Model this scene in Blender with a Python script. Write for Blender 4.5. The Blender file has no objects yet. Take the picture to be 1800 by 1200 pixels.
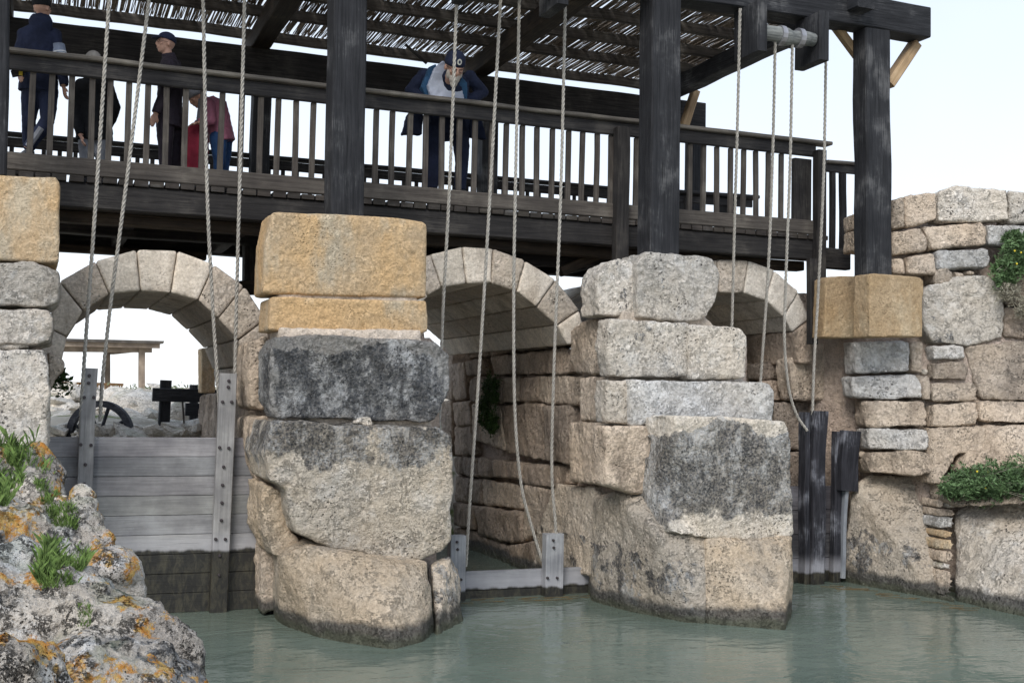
import bpy, bmesh, math, random
import numpy as np
from mathutils import Vector, Matrix, noise
from mathutils.bvhtree import BVHTree
random.seed(7); rnd = random.Random(11)
S = bpy.context.scene
C = S.collection
# ------------------------------------------------------------------ camera
EYE = np.array([0, 0, 2.13]); FPX = 2100.0
yaw, pitch, roll = [math.radians(a) for a in (21.67, 2.805, 0.993)]
_F = np.array([math.sin(yaw)*math.cos(pitch), math.cos(yaw)*math.cos(pitch), math.sin(pitch)])
_r = np.array([math.cos(yaw), -math.sin(yaw), 0]); _u = np.cross(_r, _F)
_R = _r*math.cos(roll)+_u*math.sin(roll); _U = -_r*math.sin(roll)+_u*math.cos(roll)
cam = bpy.data.cameras.new('camera'); co = bpy.data.objects.new('camera', cam); C.objects.link(co)
m = Matrix.Identity(4)
for i in range(3):
    m[i][0] = _R[i]; m[i][1] = _U[i]; m[i][2] = -_F[i]; m[i][3] = EYE[i]
co.matrix_world = m
cam.sensor_width = 36; cam.lens = FPX*36/1800; cam.clip_end = 3000; cam.clip_start = 0.1
S.camera = co
# ------------------------------------------------------------------ sky + sun (overcast)
SUN_EL, SUN_AZ = math.radians(40), math.radians(216)
W = bpy.data.worlds.new("World"); S.world = W; W.use_nodes = True
nt = W.node_tree; nt.nodes.clear()
sky = nt.nodes.new('ShaderNodeTexSky'); sky.sky_type = 'NISHITA'; sky.sun_disc = False
sky.sun_elevation = SUN_EL; sky.sun_rotation = SUN_AZ
b1 = nt.nodes.new('ShaderNodeBackground'); b1.inputs[1].default_value = 0.10
nt.links.new(sky.outputs[0], b1.inputs[0])
tc = nt.nodes.new('ShaderNodeTexCoord'); sx = nt.nodes.new('ShaderNodeSeparateXYZ'); nt.links.new(tc.outputs['Generated'], sx.inputs[0])
cr = nt.nodes.new('ShaderNodeValToRGB'); cr.color_ramp.elements[0].position = 0.0; cr.color_ramp.elements[0].color = (0.80, 0.83, 0.87, 1)
cr.color_ramp.elements[1].position = 0.5; cr.color_ramp.elements[1].color = (0.445, 0.52, 0.635, 1)
e = cr.color_ramp.elements.new(0.16); e.color = (0.67, 0.72, 0.79, 1)
nz = nt.nodes.new('ShaderNodeTexNoise'); nz.inputs['Scale'].default_value = 2.2; nz.inputs['Detail'].default_value = 4
mx = nt.nodes.new('ShaderNodeMath'); mx.operation = 'MULTIPLY_ADD'; mx.inputs[1].default_value = 0.22; nt.links.new(nz.outputs[0], mx.inputs[0]); nt.links.new(sx.outputs[2], mx.inputs[2])
nt.links.new(tc.outputs['Generated'], nz.inputs['Vector']); 
sb = nt.nodes.new('ShaderNodeMath'); sb.operation = 'SUBTRACT'; sb.inputs[1].default_value = 0.10; nt.links.new(mx.outputs[0], sb.inputs[0]); nt.links.new(sb.outputs[0], cr.inputs[0])
b2 = nt.nodes.new('ShaderNodeBackground'); b2.inputs[1].default_value = 0.92; nt.links.new(cr.outputs[0], b2.inputs[0])
ms = nt.nodes.new('ShaderNodeMixShader'); ms.inputs[0].default_value = 0.88
nt.links.new(b1.outputs[0], ms.inputs[1]); nt.links.new(b2.outputs[0], ms.inputs[2])
ow = nt.nodes.new('ShaderNodeOutputWorld'); nt.links.new(ms.outputs[0], ow.inputs[0])
sl = bpy.data.lights.new('sun', 'SUN'); sl.energy = 1.5; sl.angle = math.radians(28); sl.color = (1.0, 0.95, 0.88)
so = bpy.data.objects.new('sun', sl); C.objects.link(so)
sd = Vector((math.cos(SUN_EL)*math.sin(SUN_AZ), math.cos(SUN_EL)*math.cos(SUN_AZ), math.sin(SUN_EL)))
so.rotation_euler = sd.to_track_quat('Z', 'Y').to_euler(); so.location = (0, -5, 20)
S.view_settings.view_transform = 'Standard'; S.view_settings.look = 'None'; S.view_settings.exposure = 0.82; S.view_settings.gamma = 1
S.render.engine = 'CYCLES'

# ------------------------------------------------------------------ helpers
def ray(x, y): return _F+_R*(x-900)/FPX-_U*(y-600)/FPX
def PY(x, y, Y): d = ray(x, y); return Vector(d*Y/d[1]+EYE)
def PX(x, y, X): d = ray(x, y); return Vector(d*X/d[0]+EYE)
def PZ(x, y, Z=0.0): d = ray(x, y); return Vector(d*(Z-EYE[2])/d[2]+EYE)

def tag(o, label=None, cat=None, group=None, kind=None):
    if label: o['label'] = label
    if cat: o['category'] = cat
    if group: o['group'] = group
    if kind: o['kind'] = kind
    return o
def thing(name, label, cat, loc=(0, 0, 0), group=None):
    o = bpy.data.objects.new(name, None); C.objects.link(o); o.location = loc; o.empty_display_size = 0.2
    return tag(o, label, cat, group)
def link_mesh(name, me, mat, parent=None, label=None, center=True, smooth=False):
    if center and len(me.vertices):
        n = len(me.vertices); a = np.empty(n*3, 'f'); me.vertices.foreach_get('co', a); a = a.reshape(-1, 3)
        c = (a.max(0)+a.min(0))/2; a -= c; me.vertices.foreach_set('co', a.ravel()); me.update()
    else: c = (0, 0, 0)
    me.name = name
    o = bpy.data.objects.new(name, me); C.objects.link(o); o.location = Vector([float(v) for v in c])
    if parent:
        o.parent = parent; o.location = o.location-(parent_world(parent))
    if mat:
        me.materials.clear(); me.materials.append(mat)
    if smooth: me.polygons.foreach_set('use_smooth', [True]*len(me.polygons))
    if label: o['label'] = label
    return o
def parent_world(p):
    v = Vector(p.location)
    if p.parent: v = v+parent_world(p.parent)
    return v
def bm_mesh(bm):
    me = bpy.data.meshes.new('m'); bm.to_mesh(me); bm.free(); return me
TEX = {}
def tex(kind, size, depth=2):
    k = (kind, size, depth)
    if k not in TEX:
        t = bpy.data.textures.new('t', kind); t.noise_scale = size
        if kind == 'CLOUDS': t.noise_depth = 5; t.noise_basis = 'IMPROVED_PERLIN'
        TEX[k] = t
    return TEX[k]
def solidify(me, vox=.03, smooth=3, disp=((.45, .06), (.12, .02)), sfac=.6, off=None):
    o = bpy.data.objects.new('tmp', me); C.objects.link(o)
    md = o.modifiers.new('r', 'REMESH'); md.mode = 'VOXEL'; md.voxel_size = vox
    if smooth: md = o.modifiers.new('s', 'SMOOTH'); md.factor = sfac; md.iterations = smooth
    for i, d in enumerate(disp):
        md = o.modifiers.new('d%d' % i, 'DISPLACE'); md.texture = tex(d[2] if len(d) > 2 else 'CLOUDS', d[0]); md.strength = d[1]; md.mid_level = .5; md.texture_coords = 'LOCAL'
    dg = bpy.context.evaluated_depsgraph_get(); r = bpy.data.meshes.new_from_object(o.evaluated_get(dg), depsgraph=dg)
    bpy.data.objects.remove(o); bpy.data.meshes.remove(me)
    r.polygons.foreach_set('use_smooth', [True]*len(r.polygons))
    return r
def add_prism(bm, pts, back):
    """closed solid: a (nearly) planar outline swept by the vector back"""
    back = Vector(back); a = [bm.verts.new(p) for p in pts]; b = [bm.verts.new(Vector(p)+back) for p in pts]
    n = len(a); f = [bm.faces.new(a), bm.faces.new(b[::-1])]
    for i in range(n):
        j = (i+1) % n; bm.faces.new([a[j], a[i], b[i], b[j]])
    bmesh.ops.triangulate(bm, faces=f)
def add_hull(bm, pts):
    vs = [bm.verts.new(p) for p in pts]
    r = bmesh.ops.convex_hull(bm, input=vs)
    bmesh.ops.delete(bm, geom=[g for g in set(r['geom_interior']+r['geom_unused']) if isinstance(g, bmesh.types.BMVert)], context='VERTS')
def add_box(bm, lo, hi):
    lo, hi = Vector(lo), Vector(hi)
    v = [bm.verts.new((x, y, z)) for x in (lo.x, hi.x) for y in (lo.y, hi.y) for z in (lo.z, hi.z)]
    for q in ((0, 1, 3, 2), (4, 6, 7, 5), (0, 4, 5, 1), (2, 3, 7, 6), (0, 2, 6, 4), (1, 5, 7, 3)): bm.faces.new([v[i] for i in q])
def add_loft(bm, pts, rad, n=10, ref=(1, 0, 0)):
    """tapered tube through pts; rad: r or (a along ref, b across)"""
    pts = [Vector(p) for p in pts]; rings = []
    for i, p in enumerate(pts):
        t = (pts[min(i+1, len(pts)-1)]-pts[max(i-1, 0)]).normalized()
        x = Vector(ref)-t*Vector(ref).dot(t)
        if x.length < .1: x = Vector((0, 1, 0))-t*t.y
        x.normalize(); y = t.cross(x)
        a, b = rad[i] if isinstance(rad[i], (tuple, list)) else (rad[i], rad[i])
        rings.append([bm.verts.new(p+x*a*math.cos(2*math.pi*k/n)+y*b*math.sin(2*math.pi*k/n)) for k in range(n)])
    for i in range(len(rings)-1):
        for k in range(n):
            bm.faces.new([rings[i][k], rings[i][(k+1) % n], rings[i+1][(k+1) % n], rings[i+1][k]])
    bm.faces.new(rings[0][::-1]); bm.faces.new(rings[-1])
def add_ball(bm, c, r, u=14, v=9, rot=None):
    r = (r, r, r) if not isinstance(r, (tuple, list)) else r
    M = Matrix.Translation(Vector(c)) @ (rot.to_4x4() if rot else Matrix.Identity(4)) @ Matrix.Diagonal((*r, 1))
    bmesh.ops.create_uvsphere(bm, u_segments=u, v_segments=v, radius=1, matrix=M)

# ------------------------------------------------------------------ material DSL
class N:
    def __init__(s, name):
        s.m = bpy.data.materials.new(name); s.m.use_nodes = True; s.t = s.m.node_tree; s.t.nodes.clear()
        s.out = s.t.nodes.new('ShaderNodeOutputMaterial'); s.p = s.t.nodes.new('ShaderNodeBsdfPrincipled'); s.t.links.new(s.p.outputs[0], s.out.inputs[0])
    def n(s, ty, **kw):
        d = s.t.nodes.new(ty)
        for k, v in kw.items():
            if k.startswith('i_'): s.set(d.inputs[k[2:].replace('_', ' ')], v)
            else: setattr(d, k, v)
        return d
    def set(s, sock, v):
        if isinstance(v, bpy.types.NodeSocket): s.t.links.new(v, sock)
        else: sock.default_value = v
    def math(s, op, a, b=0.0, c=None, clamp=False):
        d = s.t.nodes.new('ShaderNodeMath'); d.operation = op; d.use_clamp = clamp
        s.set(d.inputs[0], a); s.set(d.inputs[1], b)
        if c is not None: s.set(d.inputs[2], c)
        return d.outputs[0]
    def mix(s, f, a, b, mode='MIX'):
        d = s.t.nodes.new('ShaderNodeMix'); d.data_type = 'RGBA'; d.blend_type = mode
        s.set(d.inputs[0], f)
        for k, v in ((6, a), (7, b)): s.set(d.inputs[k], (*v, 1) if isinstance(v, tuple) and len(v) == 3 else v)
        return d.outputs[2]
    def noise(s, vec, scale, detail=5, rough=.55, dist=0.0):
        d = s.n('ShaderNodeTexNoise'); s.set(d.inputs['Vector'], vec); d.inputs['Scale'].default_value = scale
        d.inputs['Detail'].default_value = detail; d.inputs['Roughness'].default_value = rough; d.inputs['Distortion'].default_value = dist
        return d.outputs[0]
    def voro(s, vec, scale, feat='F1'):
        d = s.n('ShaderNodeTexVoronoi'); d.feature = feat; s.set(d.inputs['Vector'], vec); d.inputs['Scale'].default_value = scale
        return d.outputs['Distance']
    def ramp(s, f, lo, hi):
        d = s.t.nodes.new('ShaderNodeMapRange'); d.interpolation_type = 'SMOOTHSTEP'
        s.set(d.inputs[0], f); d.inputs[1].default_value = lo; d.inputs[2].default_value = hi
        return d.outputs[0]
    def vadd(s, a, b):
        d = s.t.nodes.new('ShaderNodeVectorMath'); d.operation = 'ADD'; s.set(d.inputs[0], a); s.set(d.inputs[1], b); return d.outputs[0]
    def vmul(s, a, b):
        d = s.t.nodes.new('ShaderNodeVectorMath'); d.operation = 'MULTIPLY'; s.set(d.inputs[0], a); s.set(d.inputs[1], b); return d.outputs[0]
    def pos(s):
        g = s.n('ShaderNodeNewGeometry'); return g.outputs['Position']
    def z(s):
        x = s.n('ShaderNodeSeparateXYZ'); s.set(x.inputs[0], s.pos()); return x.outputs[2]
    def rand(s): return s.n('ShaderNodeObjectInfo').outputs['Random']
    def bump(s, h, strength=.6, dist=.02, prev=None):
        b = s.n('ShaderNodeBump'); b.inputs['Strength'].default_value = strength; b.inputs['Distance'].default_value = dist
        s.set(b.inputs['Height'], h)
        if prev: s.set(b.inputs['Normal'], prev)
        return b.outputs[0]
    def done(s, col, rough=.9, nrm=None, spec=.3):
        s.set(s.p.inputs['Base Color'], (*col, 1) if isinstance(col, tuple) and len(col) == 3 else col)
        s.set(s.p.inputs['Roughness'], rough); s.p.inputs['Specular IOR Level'].default_value = spec
        if nrm: s.set(s.p.inputs['Normal'], nrm)
        return s.m

def stone_mat(name, a, b, dark=(.05, .045, .04), pit=.5, pscale=26, crust=None, crustcol=(.045, .05, .058), stain=None, lichen=0, white=0, layers=0, bump=.8, var=.25, moss=0):
    s = N(name); P = s.pos(); rd = s.rand()
    off = s.n('ShaderNodeCombineXYZ'); s.set(off.inputs[0], s.math('MULTIPLY', rd, 37.)); s.set(off.inputs[1], s.math('MULTIPLY', rd, 91.)); s.set(off.inputs[2], s.math('MULTIPLY', rd, 23.))
    V = s.vadd(P, off.outputs[0])
    n1 = s.noise(V, 1.6, 6, .6); n2 = s.noise(V, 8, 7, .65); n3 = s.noise(V, 42, 5, .7)
    c = s.mix(s.ramp(n1, .35, .65), a, b)
    if stain: c = s.mix(s.math('MULTIPLY', s.ramp(s.noise(s.vmul(V, (1, 1, .45)), 2.6, 6, .6), .48, .66), .75), c, stain)
    # soft mottling and grain
    c = s.mix(1.0, c, s.mix(s.ramp(n2, .25, .75), (.80, .785, .77), (1.22, 1.22, 1.22)), 'MULTIPLY')
    c = s.mix(1.0, c, s.mix(s.ramp(n3, .3, .7), (.78, .77, .75), (1.20, 1.20, 1.20)), 'MULTIPLY')
    vv = s.mix(rd, (1-var, 1-var, 1-var), (1+var*.5, 1+var*.4, 1+var*.3)); c = s.mix(1.0, c, vv, 'MULTIPLY')
    if white: c = s.mix(s.math('MULTIPLY', s.ramp(s.noise(V, 3.1, 8, .7), .52, .62), white), c, (.74, .73, .69))
    rg_ = s.math('ABSOLUTE', s.math('MULTIPLY_ADD', s.noise(V, 11, 9, .78, 0), 2.0, -1.0)); crev = s.math('MULTIPLY', s.math('SUBTRACT', 1.0, s.ramp(rg_, .0, .07)), s.ramp(n2, .45, .62))
    c = s.mix(s.math('MULTIPLY', crev, .28*min(1, bump)), c, dark)
    # pits
    W2 = s.vadd(V, s.vmul(s.n('ShaderNodeTexNoise', i_Scale=9.0, i_Vector=V).outputs[1], (.08, .08, .08)))
    v = s.voro(W2, pscale); v2 = s.voro(W2, pscale*2.3)
    pm = s.ramp(s.noise(V, 2.3, 5, .6), .47, .66)
    pits = s.math('MULTIPLY', s.math('SUBTRACT', 1.0, s.ramp(v, .10, .34)), pm)
    pits2 = s.math('MULTIPLY', s.math('SUBTRACT', 1.0, s.ramp(v2, .10, .30)), s.ramp(s.noise(V, 3.7, 6, .65), .5, .64))
    pit_all = s.math('MAXIMUM', pits, s.math('MULTIPLY', pits2, .8))
    c = s.mix(s.math('MULTIPLY', pit_all, pit), c, dark)
    if crust:
        amt, z0, z1 = crust
        zz = s.z(); zz = s.math('MULTIPLY_ADD', s.noise(V, 1.7, 5, .6), .7, s.math('SUBTRACT', zz, .35)); up = s.ramp(zz, z0-.2, z0+.30)
        dn = s.math('SUBTRACT', 1.0, s.ramp(zz, z1-.10, z1))
        g = s.math('MULTIPLY', up, dn)
        nn = s.math('ADD', s.noise(s.vmul(V, (1, 1, .8)), 3.5, 10, .72), s.math('MULTIPLY', s.math('SUBTRACT', g, 1.0), .34))
        k = s.ramp(nn, .53-amt*.25, .57-amt*.18)
        k = s.math('MULTIPLY', k, s.math('MULTIPLY_ADD', s.ramp(n3, .35, .62), .5, .5))
        cc = s.mix(s.ramp(s.math('ADD', s.math('MULTIPLY', s.noise(s.vmul(V, (1, 1, .6)), 3.6, 10, .76, .25), .72), s.math('MULTIPLY', s.noise(V, 30, 6, .75), .28)), .47, .59), (.035, .040, .047), (.42, .425, .415)); cc = s.mix(s.math('MULTIPLY', s.ramp(s.noise(s.vmul(V, (1, 1, .16)), 5, 4), .58, .66), .55), cc, (.48, .47, .44))
        c = s.mix(s.math('MULTIPLY', k, .95), c, cc)
    if lichen:
        ln = s.math('MULTIPLY', s.ramp(s.noise(V, 3.6, 10, .70), .525, .56), s.ramp(n3, .3, .5))
        lc = s.mix(s.ramp(s.noise(V, 30, 4), .4, .6), (.52, .22, .03), (.62, .40, .12))
        c = s.mix(s.math('MULTIPLY', ln, lichen), c, lc)
    if moss:
        up = s.n('ShaderNodeSeparateXYZ'); s.set(up.inputs[0], s.n('ShaderNodeNewGeometry').outputs['Normal'])
        k = s.math('MULTIPLY', s.ramp(up.outputs[2], .3, .8), s.ramp(s.noise(V, 3.3, 6), .5, .6))
        c = s.mix(s.math('MULTIPLY', k, moss), c, (.07, .12, .02))
    big = s.noise(P, .9, 4, .55); c = s.mix(1.0, c, s.mix(s.ramp(big, .3, .7), (1.13, 1.155, 1.23), (1.30, 1.26, 1.24)), 'MULTIPLY')
    # tide line: dark wet algae just above the water
    t = s.math('ADD', s.z(), s.math('MULTIPLY_ADD', s.noise(P, 3.2, 4), -.16, .08))
    wet = s.math('SUBTRACT', 1.0, s.ramp(t, .12, .20)); alg = s.math('SUBTRACT', 1.0, s.ramp(t, .03, .10))
    c = s.mix(s.math('MULTIPLY', wet, .88), c, s.mix(s.ramp(n3, .4, .6), (.035, .036, .040), (.10, .105, .10)))
    c = s.mix(s.math('MULTIPLY', alg, .8), c, s.mix(n3, (.05, .055, .035), (.16, .17, .12)))
    # relief
    h = s.math('ADD', s.math('MULTIPLY', n2, 1.2), s.math('MULTIPLY', n3, .5))
    h = s.math('SUBTRACT', h, s.math('MULTIPLY', pit_all, .9))
    h = s.math('SUBTRACT', h, s.math('MULTIPLY', crev, .22)); h = s.math('ADD', h, s.math('MULTIPLY', s.ramp(s.voro(W2, 11), .0, .55), .35))
    if layers: h = s.math('ADD', h, s.math('MULTIPLY', s.noise(s.vmul(V, (1, 1, 2.2)), 6, 9, .70, .25), layers))
    nr = s.bump(h, bump, .055)
    return s.done(c, s.math('MULTIPLY_ADD', wet, -.45, .92), nr, .25)

M = {}
M['ochre'] = stone_mat('ochre_sandstone', (.54, .375, .20), (.47, .36, .23), dark=(.13, .08, .035), pit=.30, pscale=34, stain=(.46, .415, .32), bump=.7, var=.1, layers=.2)
M['ochre_stained'] = stone_mat('stained_ochre_sandstone', (.33, .235, .13), (.40, .30, .185), dark=(.13, .08, .035), pit=.3, pscale=34, stain=(.46, .38, .26), bump=.55, var=.12)
M['pale'] = stone_mat('pale_limestone', (.62, .575, .50), (.54, .50, .43), pit=.5, pscale=20, stain=(.30, .27, .23), white=.35, bump=1.0, layers=.5)
M['palecrust'] = stone_mat('pale_limestone_spotted', (.64, .605, .54), (.56, .53, .47), pit=.9, pscale=22, crust=(-.25, -1, 9), white=.35, bump=1.0)
M['crust'] = stone_mat('black_crusted_limestone', (.36, .35, .33), (.28, .28, .27), pit=.5, crust=(1.0, 1.9, 2.62), white=.3, lichen=.0, bump=1.1, layers=.6)
M['crust_lower'] = stone_mat('half_crusted_limestone', (.62, .57, .48), (.57, .51, .415), pit=.4, crust=(.62, 1.42, 2.2), white=.25, bump=1.1, layers=.9)
M['crust_face'] = stone_mat('crusted_face_limestone', (.62, .585, .51), (.56, .52, .45), pit=.5, crust=(1.05, .98, 1.92), white=.3, bump=1.0)
M['base'] = stone_mat('cream_rock', (.64, .55, .43), (.58, .475, .345), pit=.35, stain=(.40, .355, .29), bump=1.0, layers=.8)
M['based'] = stone_mat('grey_stained_rock', (.60, .54, .45), (.54, .475, .385), pit=.5, crust=(.12, .0, .7), bump=1.0, layers=.5)
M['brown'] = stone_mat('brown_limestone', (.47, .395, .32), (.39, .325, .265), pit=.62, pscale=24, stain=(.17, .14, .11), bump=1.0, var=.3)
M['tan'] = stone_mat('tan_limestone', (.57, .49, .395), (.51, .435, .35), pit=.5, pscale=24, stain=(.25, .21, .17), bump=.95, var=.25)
M['grey'] = stone_mat('grey_limestone', (.56, .555, .53), (.50, .495, .47), pit=.5, pscale=22, white=.6, bump=.95, var=.2)
M['vous'] = stone_mat('dressed_limestone', (.62, .575, .50), (.55, .51, .44), pit=.4, pscale=30, stain=(.33, .29, .24), bump=.4, var=.14)
M['vouspit'] = stone_mat('pitted_dressed_limestone', (.56, .50, .425), (.50, .45, .38), dark=(.10, .085, .065), pit=.85, pscale=26, bump=.8, var=.12)
M['mortar'] = stone_mat('pinkish_mortar', (.46, .385, .32), (.40, .33, .28), pit=.2, bump=.8, var=.0)
M['karst'] = stone_mat('karst_rock', (.62, .585, .52), (.44, .41, .37), dark=(.045, .04, .04), pit=.55, pscale=26, lichen=.95, white=.85, bump=1.2, crust=(-.12, -1, 9), moss=.3)
M['rubble'] = stone_mat('pale_rubble', (.62, .58, .50), (.54, .50, .43), pit=.4, white=.4, bump=1.0, moss=.25)

def wood_mat(name, dark, light, streak=(.30, .30, .31), sk=.25, bump=.5, rough=.8, wet=None, warm=None, tint=False, crackk=.8):
    s = N(name); tcx = s.n('ShaderNodeTexCoord').outputs['Object']; rd = s.rand()
    off = s.n('ShaderNodeCombineXYZ'); s.set(off.inputs[0], s.math('MULTIPLY', rd, 31.)); s.set(off.inputs[1], s.math('MULTIPLY', rd, 57.))
    V = s.vadd(tcx, off.outputs[0])
    g = s.noise(s.vmul(V, (1.3, 26, 26)), 1.6, 7, .65, .3); g2 = s.noise(s.vmul(V, (2.2, 70, 70)), 1.8, 5, .6)
    n = s.noise(V, 2.4, 6, .6)
    c = s.mix(s.ramp(g, .3, .7), dark, light)
    c = s.mix(s.math('MULTIPLY', s.ramp(s.math('MULTIPLY_ADD', g2, .4, s.math('MULTIPLY', n, .6)), .52, .64), sk), c, streak)
    c = s.mix(1.0, c, s.mix(s.ramp(n, .3, .7), (.72, .72, .74), (1.2, 1.2, 1.18)), 'MULTIPLY')
    if tint:
        at = s.n('ShaderNodeVertexColor'); at.layer_name = 'tint'; c = s.mix(1.0, c, at.outputs[0], 'MULTIPLY')
    crk = s.math('SUBTRACT', 1.0, s.ramp(s.noise(s.vmul(V, (.8, 34, 34)), 1.1, 4, .5, .4), .26, .34))
    c = s.mix(s.math('MULTIPLY', crk, crackk), c, tuple(x*.35 for x in dark))
    if warm: c = s.mix(s.math('MULTIPLY', s.ramp(n, .45, .65), .7), c, warm)
    rg = rough
    if wet is not None:
        t = s.math('ADD', s.z(), s.math('MULTIPLY_ADD', s.noise(s.vmul(s.pos(), (1, 1, .2)), 6, 4), -.10, .05))
        k = s.math('SUBTRACT', 1.0, s.ramp(t, wet-.015, wet+.02))
        pale = s.math('MULTIPLY', s.math('SUBTRACT', 1.0, s.ramp(t, wet+.06, wet+.24)), .45)
        c = s.mix(pale, c, (.50, .50, .54))
        al = s.mix(s.ramp(s.noise(s.vmul(s.pos(), (1, 1, .35)), 16, 8, .75, 1.0), .42, .66), (.014, .013, .010), (.062, .056, .036))
        c = s.mix(s.math('MULTIPLY', k, .95), c, al); rg = s.math('MULTIPLY_ADD', k, -.45, rough)
    h = s.math('SUBTRACT', s.math('ADD', g, s.math('MULTIPLY', g2, .5)), crk)
    return s.done(c, rg, s.bump(h, bump, .012), .3)
M['post'] = wood_mat('charred_black_timber', (.011, .012, .015), (.032, .033, .038), streak=(.16, .16, .165), sk=.45, bump=.8)
M['beam'] = wood_mat('dark_stained_timber', (.014, .013, .014), (.040, .037, .036), streak=(.11, .10, .09), sk=.35, bump=.5)
M['beamwarm'] = wood_mat('dark_brown_timber', (.018, .013, .010), (.05, .036, .025), streak=(.12, .09, .06), sk=.4, bump=.5)
M['rail'] = wood_mat('weathered_grey_brown_wood', (.055, .047, .042), (.115, .102, .090), streak=(.20, .185, .165), sk=.35, bump=.4)
M['railtop'] = wood_mat('sunbleached_rail_wood', (.12, .108, .095), (.22, .20, .175), streak=(.30, .28, .25), sk=.4, bump=.4)
M['apron'] = wood_mat('dark_rail_board', (.018, .018, .021), (.05, .047, .047), streak=(.12, .11, .10), sk=.35, bump=.4)
M['gate'] = wood_mat('silvered_gate_wood', (.235, .232, .232), (.33, .325, .325), streak=(.42, .42, .43), sk=.4, bump=.25, wet=.60, tint=True, crackk=.35)
M['gatelow'] = wood_mat('silvered_low_gate_wood', (.23, .24, .26), (.33, .34, .36), streak=(.45, .45, .48), sk=.4, bump=.25, wet=.10, tint=True, crackk=.3)
M['gateblack'] = wood_mat('rotten_black_gate_wood', (.012, .013, .018), (.045, .045, .055), streak=(.24, .25, .29), sk=.75, bump=.9, wet=.13)
M['gateplank'] = wood_mat('dark_grey_gate_planks', (.04, .038, .045), (.09, .085, .09), streak=(.20, .20, .22), sk=.4, bump=.5, wet=.14, tint=True)
M['fresh'] = wood_mat('light_brace_wood', (.30, .20, .11), (.46, .33, .20), streak=(.5, .42, .32), sk=.3, bump=.3)
M['deckboard'] = wood_mat('deck_boards', (.03, .026, .023), (.07, .06, .052), sk=.2, tint=True)
M['shelter'] = wood_mat('greyish_tan_wood', (.25, .195, .15), (.34, .27, .215), streak=(.42, .36, .30), sk=.3)
M['orangewood'] = wood_mat('orange_brown_fence_wood', (.30, .17, .08), (.40, .24, .12), sk=.1)
M['paleedge'] = wood_mat('pale_worn_wood', (.20, .22, .25), (.30, .32, .35), sk=.5)
M['jointfill'] = stone_mat('pale_joint_mortar', (.52, .46, .39), (.45, .40, .34), pit=.2, bump=.7, var=0)
M['whiterubble'] = stone_mat('white_rubble', (.78, .75, .68), (.70, .66, .58), pit=.4, bump=.9, moss=.2)
M['roller'] = wood_mat('grey_log_roller', (.10, .11, .11), (.26, .27, .26), streak=(.45, .46, .45), sk=.5, bump=.9)
def plain(name, col, rough=.8, bump=0, bs=60, var=.25, spec=.3, metal=0, scale=6):
    s = N(name); V = s.n('ShaderNodeTexCoord').outputs['Object']
    n = s.noise(V, scale, 5, .6)
    c = s.mix(s.ramp(n, .3, .7), tuple(x*(1-var) for x in col), tuple(min(1, x*(1+var)) for x in col))
    s.p.inputs['Metallic'].default_value = metal
    return s.done(c, rough, s.bump(s.math('ADD', s.noise(V, bs, 3), s.math('MULTIPLY', n, 3.0)), bump, .01) if bump else None, spec)
M['bolt'] = plain('rusty_bolt', (.07, .06, .065), .55, .3, 80, metal=.5)
M['rope'] = plain('grey_rope', (.40, .38, .345), .9, .4, 260, scale=30)
M['reed'] = plain('dry_reed', (.24, .195, .15), .75, 0, scale=25, var=.5)
M['skin'] = plain('skin', (.50, .30, .23), .55, .1, 90, var=.12)
M['navy'] = plain('navy_cloth', (.016, .022, .050), .9, .6, 8)
M['black'] = plain('black_cloth', (.010, .011, .014), .9, .6, 8)
M['plum'] = plain('dark_plum_cloth', (.026, .020, .030), .8, .6, 8)
M['greycloth'] = plain('grey_cloth', (.20, .21, .24), .9, .5, 10)
M['sleeve'] = plain('pale_sleeve_band', (.23, .27, .36), .9, .4, 10)
M['shirt'] = plain('pale_blue_shirt', (.52, .56, .68), .85, .5, 9, var=.1)
M['vest'] = plain('blue_vest', (.03, .085, .17), .85, .5, 9)
M['pink'] = plain('pink_puffer', (.32, .115, .17), .6, .5, 9, var=.12)
M['jeans'] = plain('blue_jeans', (.02, .06, .16), .85, .4, 12)
M['red'] = plain('dark_red_cloth', (.18, .012, .03), .8, .5, 9)
M['hair'] = plain('grey_hair', (.30, .28, .26), .8, .5, 60)
M['beard'] = plain('white_beard', (.42, .385, .35), .9, .8, 70, var=.1)
M['glass'] = plain('dark_eyewear', (.02, .02, .025), .2)
M['emblem'] = plain('pale_emblem', (.55, .55, .50), .7)
M['shoe'] = plain('dark_shoe', (.03, .03, .035), .6)
M['white'] = plain('white_trim', (.7, .72, .75), .8)
M['yellow'] = plain('yellow_case', (.55, .42, .05), .5)
M['leaf'] = plain('green_leaves', (.105, .175, .075), .6, 0, var=.5, scale=12)
M['leafdark'] = plain('dark_green_leaves', (.035, .070, .018), .6, 0, var=.5, scale=12)
M['grass'] = plain('fresh_grass', (.12, .19, .05), .7, 0, var=.6, scale=22)
M['drystem'] = plain('dry_stems', (.30, .28, .22), .8, 0, var=.3)
M['straw'] = plain('brown_straw', (.13, .085, .035), .8, 0, var=.4)
M['flower'] = plain('yellow_flower', (.7, .55, .05), .6)
M['shrub'] = plain('greygreen_shrub', (.17, .20, .12), .8, 0, var=.3, scale=2)
M['wheel'] = wood_mat('bluish_black_wheel_wood', (.025, .027, .035), (.07, .072, .085), sk=.3)
M['plug'] = plain('grey_metal', (.3, .3, .32), .5, metal=.6)

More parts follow.
